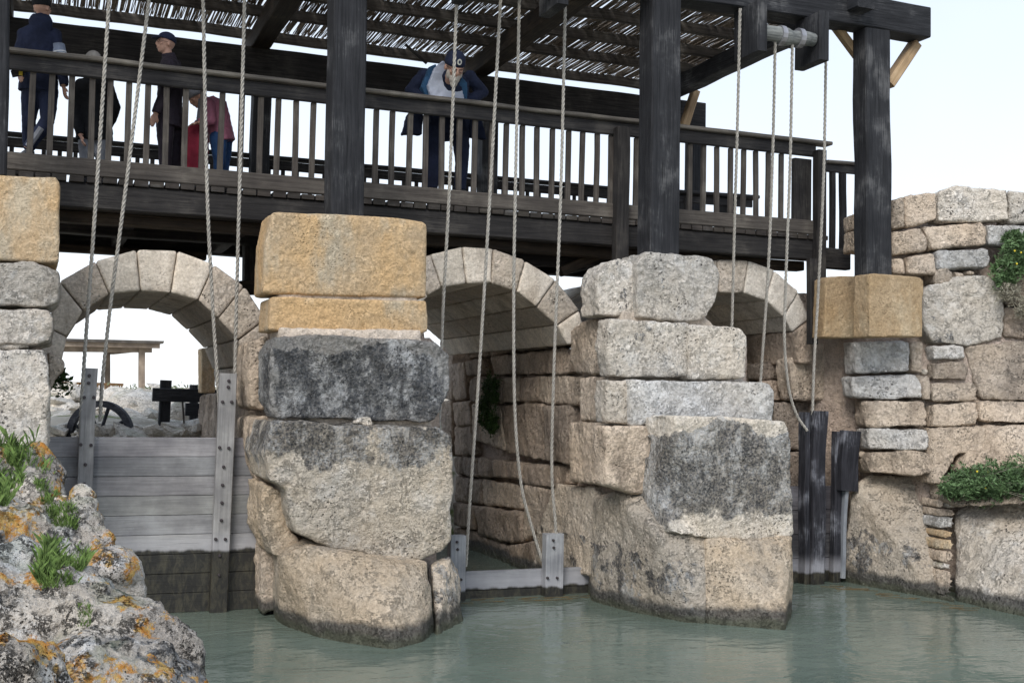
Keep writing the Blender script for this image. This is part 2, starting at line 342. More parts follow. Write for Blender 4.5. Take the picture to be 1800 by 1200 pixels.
# ------------------------------------------------------------------ terrain + water
def sstep(a, b, x): t = np.clip((x-a)/(b-a), 0, 1); return t*t*(3-2*t)
def ground_h(x, y):
    left = sstep(.35, -1.6, x-.05*(8-y)*(y < 8))*1.9-.9          # camera-side left bank
    right = sstep(9.8, 11.2, x)*3.6-.9
    front = np.maximum(left, right)
    nearb = sstep(3.0, .5, y)*1.35-.9                        # bank under the camera
    front = np.maximum(front, nearb)
    back = sstep(16.5, 18.5, y)*2.55-.9+.12*np.sin(x*.7+y*.4)*sstep(17, 19, y)
    back = np.maximum(back, sstep(9.8, 11.2, x)*3.6-.9)
    w = sstep(13.5, 16.5, y)
    return front*(1-w)+back*w*1.0
xs = np.concatenate([np.linspace(-400, -30, 14), np.linspace(-28, -4, 14), np.linspace(-3.6, 13, 70), np.linspace(15, 40, 14), np.linspace(50, 500, 14)])
ys = np.concatenate([np.linspace(-200, -8, 10), np.linspace(-6, 24, 100), np.linspace(25, 60, 30), np.linspace(70, 900, 18)])
bm = bmesh.new(); G = []
for y in ys:
    row = []
    for x in xs:
        z = float(ground_h(np.float64(x), np.float64(y)))
        z += .10*noise.fractal(Vector((x*.6, y*.6, 0)), 1, 2, 4)*(1 if abs(x) < 60 and y < 80 else .5)
        row.append(bm.verts.new((x, y, z)))
    G.append(row)
for j in range(len(ys)-1):
    for i in range(len(xs)-1): bm.faces.new([G[j][i], G[j][i+1], G[j+1][i+1], G[j+1][i]])
s = N('earth_and_rock_ground'); P = s.pos()
c = s.mix(s.ramp(s.noise(P, 1.2, 8, .65), .4, .6), (.46, .42, .35), (.56, .52, .45))
c = s.mix(s.ramp(s.noise(P, 1.1, 6), .56, .62), c, (.16, .19, .07))
gmat = s.done(c, .95, s.bump(s.noise(P, 7, 9, .7), .9, .08))
g = link_mesh('ground', bm_mesh(bm), gmat, center=False, smooth=True); tag(g, 'pale rocky ground with thin grass running back behind the arches', 'ground', kind='structure')

bm = bmesh.new(); nx, ny = 90, 90
add = [[bm.verts.new((-3.2+i*(24/nx), -12+j*(30.0/ny), 0)) for i in range(nx+1)] for j in range(ny+1)]
for j in range(ny):
    for i in range(nx): bm.faces.new([add[j][i], add[j][i+1], add[j+1][i+1], add[j+1][i]])
s = N('murky_green_water'); P = s.pos()
n1 = s.noise(s.vmul(P, (1.0, 1.5, 1)), 1.3, 3, .5, .9); n2 = s.noise(s.vmul(P, (1.0, 1.5, 1)), 4.2, 3, .5, .8); n3 = s.noise(s.vmul(P, (1, 1.8, 1)), 17, 3, .5)
h = s.math('ADD', s.math('MULTIPLY', n1, 1.0), s.math('ADD', s.math('MULTIPLY', n2, .38), s.math('MULTIPLY', n3, .04)))
c = s.mix(s.ramp(s.noise(P, .5, 3), .35, .65), (.115, .148, .122), (.150, .186, .154))
s.p.inputs['IOR'].default_value = 1.33
wm = s.done(c, .05, s.bump(h, .6, .03), .5)
w = link_mesh('water', bm_mesh(bm), wm, center=False, smooth=True); tag(w, 'murky green water of the pool with small ripples', 'water', kind='structure')

# ------------------------------------------------------------------ stones
D1 = ((.5, .09), (.18, .07), (.06, .03)); DF = ((.5, .035), (.12, .016), (.05, .006)); DM = ((.4, .06), (.14, .05), (.05, .022))
def stone(par, name, pieces, mat, vox=.024, smooth=2, disp=DM, label=None):
    bm = bmesh.new()
    for p in pieces:
        if p[0] == 'hull': add_hull(bm, p[1])
        elif p[0] == 'box': add_box(bm, p[1], p[2])
        elif p[0] == 'ball': add_ball(bm, p[1], p[2])
        else: add_prism(bm, p[1], p[2])
    smooth = min(smooth, 2); bmesh.ops.recalc_face_normals(bm, faces=bm.faces)
    return link_mesh(name, solidify(bm_mesh(bm), vox, smooth, disp), M[mat], par, label)
def fy(pts, Y, d): return ('prism', [PY(p[0], p[1], p[2] if len(p) > 2 else Y) for p in pts], (0, d, 0))
def fx(pts, X, d=.35): return ('prism', [PX(p[0], p[1], X) for p in pts], (d, 0, 0))
def shrink(p, k=1.5):
    k = -1.2
    cx = sum(q[0] for q in p)/len(p); cy = sum(q[1] for q in p)/len(p); out = []
    for q in p:
        dx, dy = q[0]-cx, q[1]-cy; L = math.hypot(dx, dy) or 1
        out.append((q[0]-dx/L*k, q[1]-dy/L*k)+tuple(q[2:]))
    return out
def box4(x0, y0, x1, y1):
    j = lambda: rnd.uniform(-2, 2)
    return [(x0+j(), y0+j()), ((x0+x1)/2, y0+j()), (x1+j(), y0+j()), (x1+j(), (y0+y1)/2), (x1+j(), y1+j()), ((x0+x1)/2, y1+j()), (x0+j(), y1+j())]

# --- left pier -------------------------------------------------------
p0 = thing('stone_pier', 'masonry pier at the left picture edge, one ochre block on pale rough stones', 'pier', PY(40, 800, 11.3))
B = 'stone_block'
stone(p0, B, [fy([(-80, 303), (98, 312), (105, 322), (103, 460), (90, 462), (-80, 453)], 11.3, 1.0)], 'ochre', disp=DF, smooth=2, label='squared ochre sandstone block with a rounded top corner')
stone(p0, B, [fy([(-80, 460), (60, 462), (101, 478), (105, 500), (103, 530), (88, 540), (-80, 534)], 11.25, 1.0)], 'pale', disp=D1)
stone(p0, B, [fy([(-80, 540), (86, 543), (94, 560), (92, 600), (60, 607), (-80, 603)], 11.2, 1.0)], 'pale', disp=D1)
stone(p0, B, [fy([(-80, 609), (45, 603), (52, 610), (-80, 618)], 11.25, .9)], 'pale')
stone(p0, B, [fy([(-80, 616), (78, 613), (86, 640), (86, 765), (80, 800), (-80, 830)], 11.1, 1.1)], 'palecrust', disp=D1)
stone(p0, B, [fy([(84, 617), (113, 637), (112, 650), (100, 665), (88, 690), (84, 690)], 12.3, .5)], 'vouspit')
stone(p0, B, [('box', (-.4, 12.3, 1.2), (.13, 12.6, 2.25))], 'brown')
stone(p0, 'mortar_core', [('box', (-1.6, 11.6, -.6), (.02, 13.6, 3.0)), ('box', (-1.6, 13.0, -.6), (.02, 16.5, 1.9))], 'mortar', .06, 1)
for i in range(6):
    stone(p0, B, [('box', (-.5, 12.5+i*.66, 1.35+.0*i), (.10, 13.1+i*.66, 1.85))], 'brown', .035)

# --- first full pier -------------------------------------------------
p1 = thing('stone_pier', 'tallest pier, two ochre blocks over a long black crusted block and cream base', 'pier', PZ(640, 1100))
p1['group'] = 'masonry piers between the sluice gates'; p0['group'] = p1['group']
stone(p1, B, [fy([(478, 374), (490, 372), (700, 381), (745, 389), (752, 395), (751, 524), (463, 516), (466, 430)], 11.2, .55)], 'ochre', .022, 2, DF, 'large squared ochre sandstone block')
stone(p1, B, [fy([(476, 521), (750, 529), (752, 560), (752, 583), (735, 588), (690, 586), (560, 584), (472, 581)], 11.17, .6)], 'ochre', .022, 2, ((.4, .02), (.08, .012)), 'low ochre sandstone slab')
stone(p1, B, [fy([(486, 592), (560, 588), (660, 592), (768, 604), (790, 622), (793, 650), (788, 692), (764, 738), (740, 744), (560, 734), (488, 736), (474, 700), (474, 620)], 11.0, .6)], 'crust', .022, 3, D1, 'long block crusted black and grey')
stone(p1, B, [fy([(478, 742), (540, 740), (600, 748), (770, 750), (795, 765), (798, 800), (797, 860), (789, 900), (795, 950), (780, 968), (735, 986), (700, 988), (640, 972), (580, 962), (520, 935), (506, 900), (503, 860), (475, 845), (465, 800)], 10.85, 1.1)], 'crust_lower', .022, 4, ((.6, .12), (.16, .045), (.05, .015)), 'huge boulder block, black on top and cream below')
stone(p1, B, [fy(shrink([(623, 745), (632, 735), (650, 733), (657, 742), (655, 750)], 0), 10.9, .3)], 'pale', .018, 2)
stone(p1, B, [fy([(462, 850), (505, 868), (512, 930), (540, 965), (520, 990), (478, 975), (462, 930)], 11.2, .9)], 'base', .026, 4, D1)
bt = [PZ(497, 1088), PZ(560, 1112), PZ(615, 1130), PZ(690, 1141), PZ(735, 1130), PZ(764, 1110)]
base_up = [PY(492, 975, 11.0), PY(545, 958, 10.8), PY(620, 975, 10.6), PY(700, 992, 10.45), PY(754, 988, 10.6), PY(760, 1050, 10.5)]
mid = [PY(505, 1030, 11.1), PY(620, 1060, 10.45), PY(700, 1075, 10.3)]
lowp = [v+Vector((0, 0, -.5)) for v in bt]
stone(p1, 'base_rock', [('hull', bt+base_up+lowp+[v+Vector((.1, 1.2, 0)) for v in base_up+bt[:3]]), ('hull', mid+base_up[:4]+bt+lowp)], 'base', .026, 5, ((.7, .14), (.18, .05), (.05, .016)), 'cream rock undercut at the waterline')
stone(p1, 'base_rock', [('hull', [PY(758, 990, 10.95), PY(790, 975, 11.0), PY(804, 1008, 11.0), PZ(812, 1090), PZ(800, 1100), PZ(768, 1116), PY(762, 1050, 10.8)]+[PY(770, 985, 11.7), PY(805, 1000, 11.7)]+[PZ(812, 1090)+Vector((0, 0, -.4)), PZ(768, 1116)+Vector((0, 0, -.4)), PZ(790, 1075)+Vector((0, .4, -.4))])], 'based', .022, 4, D1, 'narrow black stained rock split off by a deep crack')
stone(p1, 'joint_fill', [fy([(490, 575), (740, 580), (745, 610), (495, 610)], 11.12, .5), fy([(492, 725), (755, 728), (765, 765), (495, 760)], 11.1, .5), fy([(490, 505), (735, 515), (735, 540), (490, 535)], 11.24, .4)], 'jointfill', .03, 2)
# flank stones seen inside the first gate slot
stone(p1, B, [fy([(438, 600), (470, 592), (476, 620), (476, 715), (460, 722), (440, 715), (437, 660)], 11.85, .8)], 'tan', .026, 4, D1)
stone(p1, B, [fy([(440, 735), (470, 728), (478, 760), (470, 850), (462, 870), (437, 790)], 11.8, .8)], 'tan', .026, 4, D1)
stone(p1, B, [fy([(462, 865), (500, 930), (508, 960), (498, 1045), (478, 1075), (461, 1078)], 11.75, .8)], 'tan', .026, 4, D1)
for q in ([(418, 640), (436, 632), (437, 700), (420, 712)], [(352, 695), (378, 692), (382, 720), (381, 768), (352, 770), (349, 730)], [(384, 690), (436, 715), (436, 775), (386, 770)], [(386, 640), (416, 640), (418, 688), (386, 690)]):
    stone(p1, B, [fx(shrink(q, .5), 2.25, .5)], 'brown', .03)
stone(p1, 'door_jamb', [fy([(354, 612), (378, 610), (378, 690), (354, 690)], 17.5, .4)], 'ochre', .02, 1, DF, 'upright ochre slab at the far end of the passage')
stone(p1, 'mortar_core', [('box', (2.42, 11.9, -.6), (3.95, 17.0, 2.62)), ('box', (2.35, 11.5, -.6), (3.75, 12.1, 2.75)), ('box', (2.42, 12.3, 2.5), (3.9, 15.0, 3.15))], 'mortar', .06, 1)

# --- second full pier ------------------------------------------------
p2 = thing('stone_pier', 'stepped pier under the middle right black post, round pitted stone on top', 'pier', PZ(1250, 1080), p1['group'])
L2 = [
 ([(1050, 500), (1056, 480), (1066, 466), (1085, 456), (1108, 456), (1120, 470), (1118, 555), (1054, 553)], 11.35, .45, 'palecrust', D1, 'rounded grey stone at the top'),
 ([(1120, 462), (1135, 443), (1190, 447), (1250, 455), (1263, 478), (1261, 520), (1243, 552), (1225, 565), (1122, 557)], 11.25, .55, 'palecrust', D1, 'round shouldered pitted stone under the black post'),
 ([(1003, 582, 12.2), (1020, 565, 12.0), (1062, 560, 11.5), (1068, 600, 11.5), (1063, 656, 11.5), (1010, 656, 12.2), (1002, 630, 12.2)], 11.6, .4, 'tan', DM, None),
 ([(1072, 563), (1100, 563), (1210, 568), (1211, 662), (1100, 661), (1075, 660), (1068, 610)], 11.1, .28, 'palecrust', DM, None),
 ([(1213, 570), (1304, 577), (1313, 592), (1311, 664), (1213, 666)], 11.05, .5, 'palecrust', DM, None),
 ([(1016, 664, 12.1), (1062, 664, 11.5), (1066, 700, 11.4), (1062, 740, 11.4), (1020, 738, 12.1)], 11.6, .4, 'tan', DM, None),
 ([(1066, 668), (1106, 670), (1108, 745), (1068, 742)], 11.05, .28, 'pale', DM, None),
 ([(1108, 668), (1355, 673), (1361, 690), (1358, 742), (1160, 742), (1110, 750)], 10.98, .5, 'grey', DM, 'long flat grey stone'),
 ([(998, 742, 12.3), (1062, 743, 11.5), (1066, 790, 11.4), (1062, 852, 11.4), (1000, 846, 12.3)], 11.6, .4, 'tan', DM, None),
 ([(1064, 750), (1110, 750), (1162, 752), (1158, 800), (1153, 868), (1112, 866), (1068, 850)], 10.95, .3, 'tan', DM, None),
 ([(1186, 732), (1300, 735), (1378, 741), (1388, 756), (1391, 850), (1395, 938), (1372, 957), (1310, 952), (1240, 944), (1184, 936), (1150, 930, 10.7), (1152, 850, 10.7), (1165, 735, 10.7)], 10.38, .5, 'crust_face', DM, 'great squared stone face crusted black'),
 ([(975, 852, 12.6), (1040, 856, 11.9), (1052, 880, 11.8), (1045, 940, 11.8), (1038, 1010, 11.85), (935, 1000, 13.3), (945, 930, 13.2)], 12, .4, 'based', D1, None)]
for q, Y, d, mt, dd, lb in L2:
    fl = len(q[0]) == 3 and q[0][2] > 11.9
    stone(p2, B, [fx([v[:2] for v in shrink(q, 1)], 5.62 if mt == 'tan' else 5.70, .45) if fl else fy(shrink(q, 1), Y, d)], mt, .024, 3, dd, lb)
wl = [PZ(1040, 1055), PZ(1110, 1066), PZ(1160, 1082), PZ(1243, 1096)]
wr = [PZ(1243, 1096), PZ(1300, 1101), PZ(1380, 1107), PZ(1392, 1085)]
tl = [PY(1050, 880, 11.6), PY(1085, 866, 11.2), PY(1140, 878, 10.9), PY(1152, 938, 10.5), PY(1243, 945, 10.45)]
tr = [PY(1243, 946, 10.4), PY(1310, 955, 10.3), PY(1372, 960, 10.2), PY(1393, 940, 10.4)]
dn = lambda L: [v+Vector((0, 0, -.5)) for v in L]
bk = lambda L, d=1.0: [v+Vector((0, d, 0)) for v in L]
stone(p2, 'base_rock', [('hull', wl+tl+dn(wl)+[v+Vector((.35, .9, 0)) for v in tl+wl+dn(wl)])], 'based', .026, 5, ((.6, .12), (.16, .05), (.05, .018)), 'grey streaked rock on the left of the base')
stone(p2, 'base_rock', [('hull', wr+tr+dn(wr)+bk(tr)+bk(wr)+bk(dn(wr)))], 'base', .026, 4, ((.6, .09), (.16, .04), (.05, .016)), 'cream rock on the right of the base')
stone(p2, 'mortar_core', [('box', (5.92, 11.95, -.6), (7.3, 17.0, 2.65)), ('box', (5.80, 11.35, -.6), (7.35, 12.1, 2.9))], 'mortar', .06, 1)
stone(p2, 'joint_fill', [fy([(1090, 545), (1230, 548), (1290, 600), (1290, 650), (1335, 690), (1335, 745), (1180, 750), (1180, 850), (1095, 850)], 11.34, .5)], 'jointfill', .03, 2)
# passage wall behind (same pier), read course by course
XW = 5.78
TW = [[(890, 582), (970, 572), (1000, 604), (910, 617), (893, 613)], [(813, 592), (853, 590), (860, 623), (817, 632)], [(857, 588), (888, 583), (896, 617), (863, 622)],
 [(862, 627), (906, 621), (908, 657), (868, 660)], [(909, 621), (990, 613), (1002, 625), (1008, 655), (911, 658)], [(817, 634), (842, 630), (848, 658), (820, 660)], [(883, 663), (906, 662), (907, 706), (883, 706)],
 [(909, 662), (944, 661), (943, 705), (909, 706)], [(947, 661), (1012, 661), (1014, 708), (978, 711), (948, 707)], [(880, 713), (951, 709), (955, 808), (892, 795)], [(954, 714), (996, 714), (997, 814), (957, 808)],
 [(795, 640), (815, 636), (818, 700), (797, 704)], [(795, 708), (822, 704), (826, 745), (800, 750)], [(826, 664), (880, 664), (879, 708), (826, 704)], [(828, 710), (878, 714), (888, 793), (830, 770)], [(798, 752), (827, 750), (832, 800), (800, 798)],
 [(795, 803), (835, 805), (838, 838), (800, 832)], [(838, 804), (914, 813), (917, 842), (842, 837)], [(847, 843), (912, 853), (917, 895), (852, 886)], [(800, 836), (845, 843), (845, 885), (800, 880)], [(833, 890), (912, 900), (915, 952), (895, 954), (838, 940)],
 [(796, 884), (832, 890), (830, 930), (797, 922)], [(797, 926), (832, 934), (890, 958), (905, 1000), (800, 1005)], [(918, 815), (996, 818), (1000, 850), (972, 858), (920, 850)], [(920, 853), (970, 860), (950, 930), (920, 950)], [(890, 958), (920, 955), (950, 945), (950, 1010), (900, 1010)],
 [(775, 600), (793, 597), (795, 700), (778, 700)], [(775, 705), (793, 705), (793, 800), (776, 800)]]
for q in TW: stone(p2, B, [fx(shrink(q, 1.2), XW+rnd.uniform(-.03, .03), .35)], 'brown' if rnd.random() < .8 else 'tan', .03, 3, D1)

# --- right abutment and wing wall --------------------------------------
p3 = thing('stone_pier', 'pier under the rightmost black post with two brown ochre blocks side by side', 'pier', PZ(1500, 1020), p1['group'])
def YR(x, y):
    t = (x-1490)/310; top = 12.1-1.0*t; bot = 12.1-2.6*t; k = min(1, max(0, (y-650)/400)); return top*(1-k)+bot*k
def fr(pts, d=.34): return ('prism', [PY(a, b, YR(a, b)-.10) for a, b in pts], (.10, d, 0))
stone(p3, B, [fy([(1452, 490), (1460, 486), (1512, 485), (1512, 595), (1448, 594)], 12.0, .25)], 'ochre_stained', .02, 2, DF, 'narrow brown ochre block')
stone(p3, B, [fy([(1529, 481), (1540, 480), (1618, 486), (1624, 492), (1622, 592), (1560, 592), (1528, 593)], 11.3, .30)], 'ochre_stained', .02, 2, DF, 'square brown ochre block with pale blotches')
for q, mt in (([(1502, 601), (1596, 600), (1600, 625), (1598, 652), (1504, 656)], 'grey'), ([(1498, 662), (1608, 658), (1622, 675), (1618, 697), (1560, 700), (1500, 697)], 'grey'),
    ([(1522, 706), (1622, 706), (1630, 725), (1628, 748), (1524, 750)], 'tan'), ([(1524, 754), (1628, 755), (1634, 772), (1630, 790), (1528, 790)], 'grey'), ([(1525, 796), (1600, 792), (1636, 797), (1640, 828), (1610, 836), (1530, 830), (1522, 812)], 'tan'),
    ([(1600, 602), (1622, 602), (1624, 655), (1604, 652)], 'tan'), ([(1612, 660), (1636, 660), (1636, 700), (1624, 700)], 'tan')):
    stone(p3, B, [fr(shrink(q, 1))], mt, .024, 4, DM)
# recessed stones at the back of the right slot
for q, Y in (([(1390, 632), (1432, 603), (1495, 601), (1498, 640), (1497, 700), (1397, 703)], 12.7), ([(1362, 708), (1425, 707), (1425, 790), (1365, 790)], 12.9), ([(1428, 707), (1500, 706), (1522, 750), (1518, 800), (1428, 795)], 12.8), ([(1365, 794), (1450, 796), (1450, 870), (1365, 870)], 12.9), ([(1453, 798), (1530, 800), (1525, 870), (1455, 870)], 12.7),
             ([(1338, 640), (1386, 630), (1388, 664), (1340, 668)], 13.2), ([(1340, 671), (1390, 668), (1393, 704), (1345, 704)], 13.1), ([(1366, 873), (1500, 873), (1490, 1035), (1366, 1035)], 12.9), ([(1310, 640), (1335, 640), (1337, 705), (1315, 705)], 13.6)):
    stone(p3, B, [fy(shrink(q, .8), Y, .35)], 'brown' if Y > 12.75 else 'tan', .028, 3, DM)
stone(p3, 'mortar_core', [('box', (9.05, 13.2, -.6), (10.6, 17.0, 3.6)), ('hull', [Vector(v) for v in ((9.5, 12.35, -.6), (9.5, 12.35, 3.05), (10.3, 11.9, 3.05), (10.3, 11.7, -.6), (10.4, 13.3, -.6), (10.4, 13.3, 3.05), (9.15, 13.1, -.6), (9.15, 13.1, 3.05))])], 'mortar', .05, 1)

ww = thing('stone_wall', 'tall rubble wing wall at the right picture edge with big base boulders and plants growing from it', 'wall', PZ(1700, 1060))
WL = [([(1568, 352), (1589, 345), (1592, 400), (1568, 402)], 'tan'), ([(1591, 345), (1646, 337), (1648, 385), (1594, 400)], 'tan'), ([(1649, 338), (1682, 325), (1770, 335), (1773, 385), (1720, 390), (1651, 388)], 'palecrust'), ([(1775, 335), (1870, 340), (1870, 393), (1776, 390)], 'palecrust'),
 ([(1500, 376), (1530, 372), (1530, 402), (1501, 402)], 'tan'), ([(1501, 405), (1530, 405), (1530, 440), (1501, 440)], 'tan'), ([(1568, 407), (1618, 402), (1632, 425), (1628, 440), (1570, 448)], 'tan'), ([(1624, 398), (1728, 391), (1735, 410), (1732, 430), (1640, 437)], 'tan'), ([(1738, 395), (1870, 398), (1870, 432), (1740, 430)], 'grey'),
 ([(1568, 456), (1590, 453), (1592, 481), (1570, 482)], 'tan'), ([(1594, 452), (1643, 445), (1645, 480), (1595, 482)], 'tan'), ([(1646, 441), (1735, 437), (1742, 455), (1735, 470), (1650, 473)], 'grey'),
 ([(1647, 476), (1665, 470), (1676, 480), (1672, 497), (1646, 498)], 'tan'), ([(1681, 478), (1694, 478), (1698, 488), (1683, 490)], 'tan'), ([(1703, 475), (1715, 475), (1715, 484), (1703, 484)], 'tan'),
 ([(1622, 518), (1632, 505), (1680, 490), (1728, 483), (1760, 500), (1765, 545), (1762, 592), (1700, 607), (1640, 600), (1622, 560)], 'palecrust'),
 ([(1768, 440), (1870, 440), (1870, 540), (1772, 535)], 'tan'), ([(1768, 542), (1870, 545), (1870, 598), (1768, 592)], 'brown'), ([(1702, 608), (1780, 600), (1870, 602), (1870, 705), (1728, 700), (1706, 650)], 'tan'),
 ([(1640, 608), (1694, 608), (1696, 630), (1642, 632)], 'grey'), ([(1640, 638), (1698, 635), (1704, 650), (1700, 667), (1641, 666)], 'tan'), ([(1640, 672), (1712, 672), (1718, 688), (1715, 703), (1641, 706)], 'tan'), ([(1641, 712), (1714, 709), (1720, 728), (1716, 745), (1641, 750)], 'tan'),
 ([(1725, 706), (1870, 706), (1870, 744), (1726, 740)], 'tan'), ([(1634, 754), (1735, 750), (1730, 790), (1680, 800), (1655, 850), (1640, 850), (1636, 800)], 'tan'), ([(1740, 748), (1870, 748), (1870, 830), (1690, 830), (1700, 795)], 'tan'),
 ([(1655, 845), (1680, 835), (1870, 835), (1870, 885), (1690, 890), (1660, 880)], 'tan')]
for q, mt in WL: stone(ww, B, [fr(shrink(q, 1))], mt, .026, 4, DM if len(q) < 9 else D1)
def wz(x, y): p = PZ(x, y); return p
w1 = [PZ(1476, 1015), PZ(1500, 1022), PZ(1570, 1037), PZ(1646, 1052)]
stone(ww, 'base_boulder', [('hull', w1+[PY(1502, 852, 12.05), PY(1530, 835, 12.0), PY(1600, 836, 11.75), PY(1643, 842, 11.6), PY(1650, 900, 11.4), PY(1480, 985, 12.1)]+dn(w1)+[v+Vector((.6, .5, 0)) for v in w1]+[PY(1560, 840, 12.5), PY(1643, 842, 12.3)])], 'based', .026, 5, D1, 'slanting grey brown boulder with pick marks')
w2 = [PZ(1684, 1056), PZ(1740, 1070), PZ(1800, 1083), PZ(1900, 1102)]
stone(ww, 'base_boulder', [('hull', w2+[PY(1680, 905, 11.0), PY(1700, 880, 11.0), PY(1800, 884, 10.4), PY(1900, 890, 9.9), PY(1678, 1000, 10.8)]+dn(w2)+[v+Vector((.7, .4, 0)) for v in w2]+[PY(1700, 880, 11.7), PY(1900, 890, 11.0)])], 'pale', .026, 5, D1, 'big pale bluish grey boulder')
for x0, y0, x1, y1, mt in ((1646, 878, 1662, 892, 'tan'), (1664, 878, 1684, 893, 'rubble'), (1648, 894, 1680, 908, 'tan'), (1648, 908, 1678, 928, 'grey'), (1652, 932, 1676, 945, 'ochre'), (1648, 948, 1678, 966, 'ochre'), (1650, 968, 1678, 988, 'tan'), (1650, 990, 1674, 1000, 'rubble'), (1648, 1002, 1676, 1045, 'tan'), (1650, 1046, 1680, 1062, 'based')):
    q = [(x0+2, y0), (x1-2, y0+1), (x1, (y0+y1)/2), (x1-2, y1), (x0+2, y1), (x0, (y0+y1)/2)]
    stone(ww, 'rubble_stone', [('prism', [PY(a, b, YR(a, b)-.05) for a, b in q], (.1, .4, 0))], mt, .02, 3, ((.12, .02), (.04, .008)))
stone(ww, 'mortar_core', [('hull', [PY(1570, 360, 12.3), PY(1650, 350, 11.95), PY(1900, 350, 11.15), PY(1640, 700, 11.85), PY(1900, 700, 11.1), PY(1640, 1040, 11.2), PY(1900, 1060, 10.1), PY(1570, 480, 12.3)]+[PY(1570, 360, 13.4)+Vector((.3, 0, 0)), Vector((13, 13, -.5)), Vector((13, 13, 3.9)), Vector((10, 13, -.5))])], 'mortar', .05, 1, ((.3, .05), (.08, .02)))
for i in range(46):     # small chips pushed into the mortar joints
    a, b = rnd.choice([(1600, 1640), (1636, 1645), (1640, 1740), (1500, 1520), (1640, 1700)]), rnd.uniform(480, 830)
    x = rnd.uniform(*a); s_ = rnd.uniform(3, 8)
    stone(ww, 'chip_stone', [('ball', PY(x, b, YR(x, b)+.02), (s_/180*1.3, .05, s_/180))], rnd.choice(['tan', 'rubble', 'brown']), .012, 1, ((.06, .015),))

# ------------------------------------------------------------------ arches
def arch(label, Y, depth, ring, mats, rows=2):
    t = thing('stone_arch', label, 'arch', PY(*ring[0][1], Y), 'dressed stone arches over the sluices')
    for i in range(len(ring)-1):
        a, b, c_, d_ = ring[i][0], ring[i][1], ring[i+1][1], ring[i+1][0]
        w3 = [PY(*p, Y) for p in (a, b, c_, d_)]
        ctr = sum(w3, Vector())/4; w3 = [ctr+(p-ctr)*(1-.006/max(.1, (p-ctr).length)) for p in w3]
        for r in range(rows):
            y0 = depth*r/rows+(.004 if r else 0); y1 = depth*(r+1)/rows-.004
            mt = mats[i % len(mats)]
            stone(t, 'voussoir', [('prism', [p+Vector((0, y0-(.02*rnd.random() if r == 0 else 0), 0)) for p in w3], (0, y1-y0, 0))], mt, .022, 1, ((.5, .012), (.1, .006)))
    return t
# ring: (outer, inner)
arch('clean left stone arch with open sky and a far shelter showing through it', 12.6, 2.7,
     [((60, 620), (104, 655)), ((83, 575), (118, 592)), ((104, 494), (147, 547)), ((167, 458), (192, 517)), ((240, 438), (247, 512)), ((312, 440), (300, 515)), ((377, 464), (348, 528)), ((430, 503), (383, 560)), ((468, 560), (418, 598)), ((480, 640), (436, 642)), ((490, 690), (445, 690))],
     ['vous', 'vous', 'vouspit', 'vous', 'vous', 'vous', 'vouspit', 'vouspit', 'vouspit', 'vous'])
arch('middle stone arch, right of the tall ochre topped pier, dark passage below', 12.6, 4.3,
     [((655, 560), (705, 585)), ((680, 500), (735, 545)), ((712, 468), (752, 520)), ((757, 446), (777, 506)), ((812, 433), (820, 499)), ((867, 436), (863, 498)), ((923, 457), (908, 513)), ((978, 491), (942, 540)), ((1019, 545), (978, 572)), ((1030, 600), (998, 607))],
     ['vous', 'vous', 'vouspit', 'vous', 'vous', 'vouspit', 'vous', 'vouspit', 'vous'], 3)
arch('right stone arch half hidden behind the stepped pier', 12.6, 4.3,
     [((1130, 560), (1170, 600)), ((1165, 505), (1190, 560)), ((1215, 468), (1225, 525)), ((1260, 456), (1265, 515)), ((1316, 457), (1307, 515)), ((1362, 474), (1345, 529)), ((1403, 512), (1378, 558)), ((1424, 560), (1393, 584)), ((1430, 640), (1404, 640))],
     ['vous', 'vous', 'vouspit', 'vouspit', 'vous', 'vous', 'vous', 'brown'], 3)

# ------------------------------------------------------------------ beams
def beam(par, name, p0_, p1_, w, h, mat, up=(0, 0, 1), bev=.012, wob=.004, seg=None, label=None, kind='mesh'):
    """timber from p0 to p1 (centre line); w across, h along up"""
    a, b = Vector(p0_), Vector(p1_); L = (b-a).length; x = (b-a).normalized()
    z = Vector(up)-x*Vector(up).dot(x); z.normalize(); y = z.cross(x)
    n = seg or max(2, int(L/.25)); bm = bmesh.new(); rings = []
    hw, hh = w/2, h/2
    prof = [(-hw+bev, -hh), (hw-bev, -hh), (hw, -hh+bev), (hw, hh-bev), (hw-bev, hh), (-hw+bev, hh), (-hw, hh-bev), (-hw, -hh+bev)]
    sd_ = rnd.uniform(0, 99)
    for i in range(n+1):
        t = (i/n-.5)*L; o1 = wob*noise.noise(Vector((t*1.3+sd_, 0, 0)))*2; o2 = wob*noise.noise(Vector((t*1.3+sd_, 9, 0)))*2
        rings.append([bm.verts.new((t, py+o1+wob*.6*noise.noise(Vector((t*2, py*30+sd_, 3))), pz+o2)) for py, pz in prof])
    for i in range(n):
        for k in range(8): bm.faces.new([rings[i][k], rings[i+1][k], rings[i+1][(k+1) % 8], rings[i][(k+1) % 8]][::-1])
    bm.faces.new(rings[0]); bm.faces.new(rings[-1][::-1]); bmesh.ops.recalc_face_normals(bm, faces=bm.faces)
    me = bm_mesh(bm); me.name = name; me.materials.append(M[mat] if isinstance(mat, str) else mat)
    o = bpy.data.objects.new(name, me); C.objects.link(o)
    R = Matrix((x, y, z)).transposed(); c = (a+b)/2
    Mw = Matrix.Translation(c) @ R.to_4x4()
    if par:
        o.parent = par; pw = Matrix.Identity(4); q = par; ch = []
        while q: ch.append(q); q = q.parent
        for q in ch[::-1]: pw = pw @ q.matrix_basis
        o.matrix_basis = pw.inverted() @ Mw
    else: o.matrix_basis = Mw
    if label: o['label'] = label
    return o
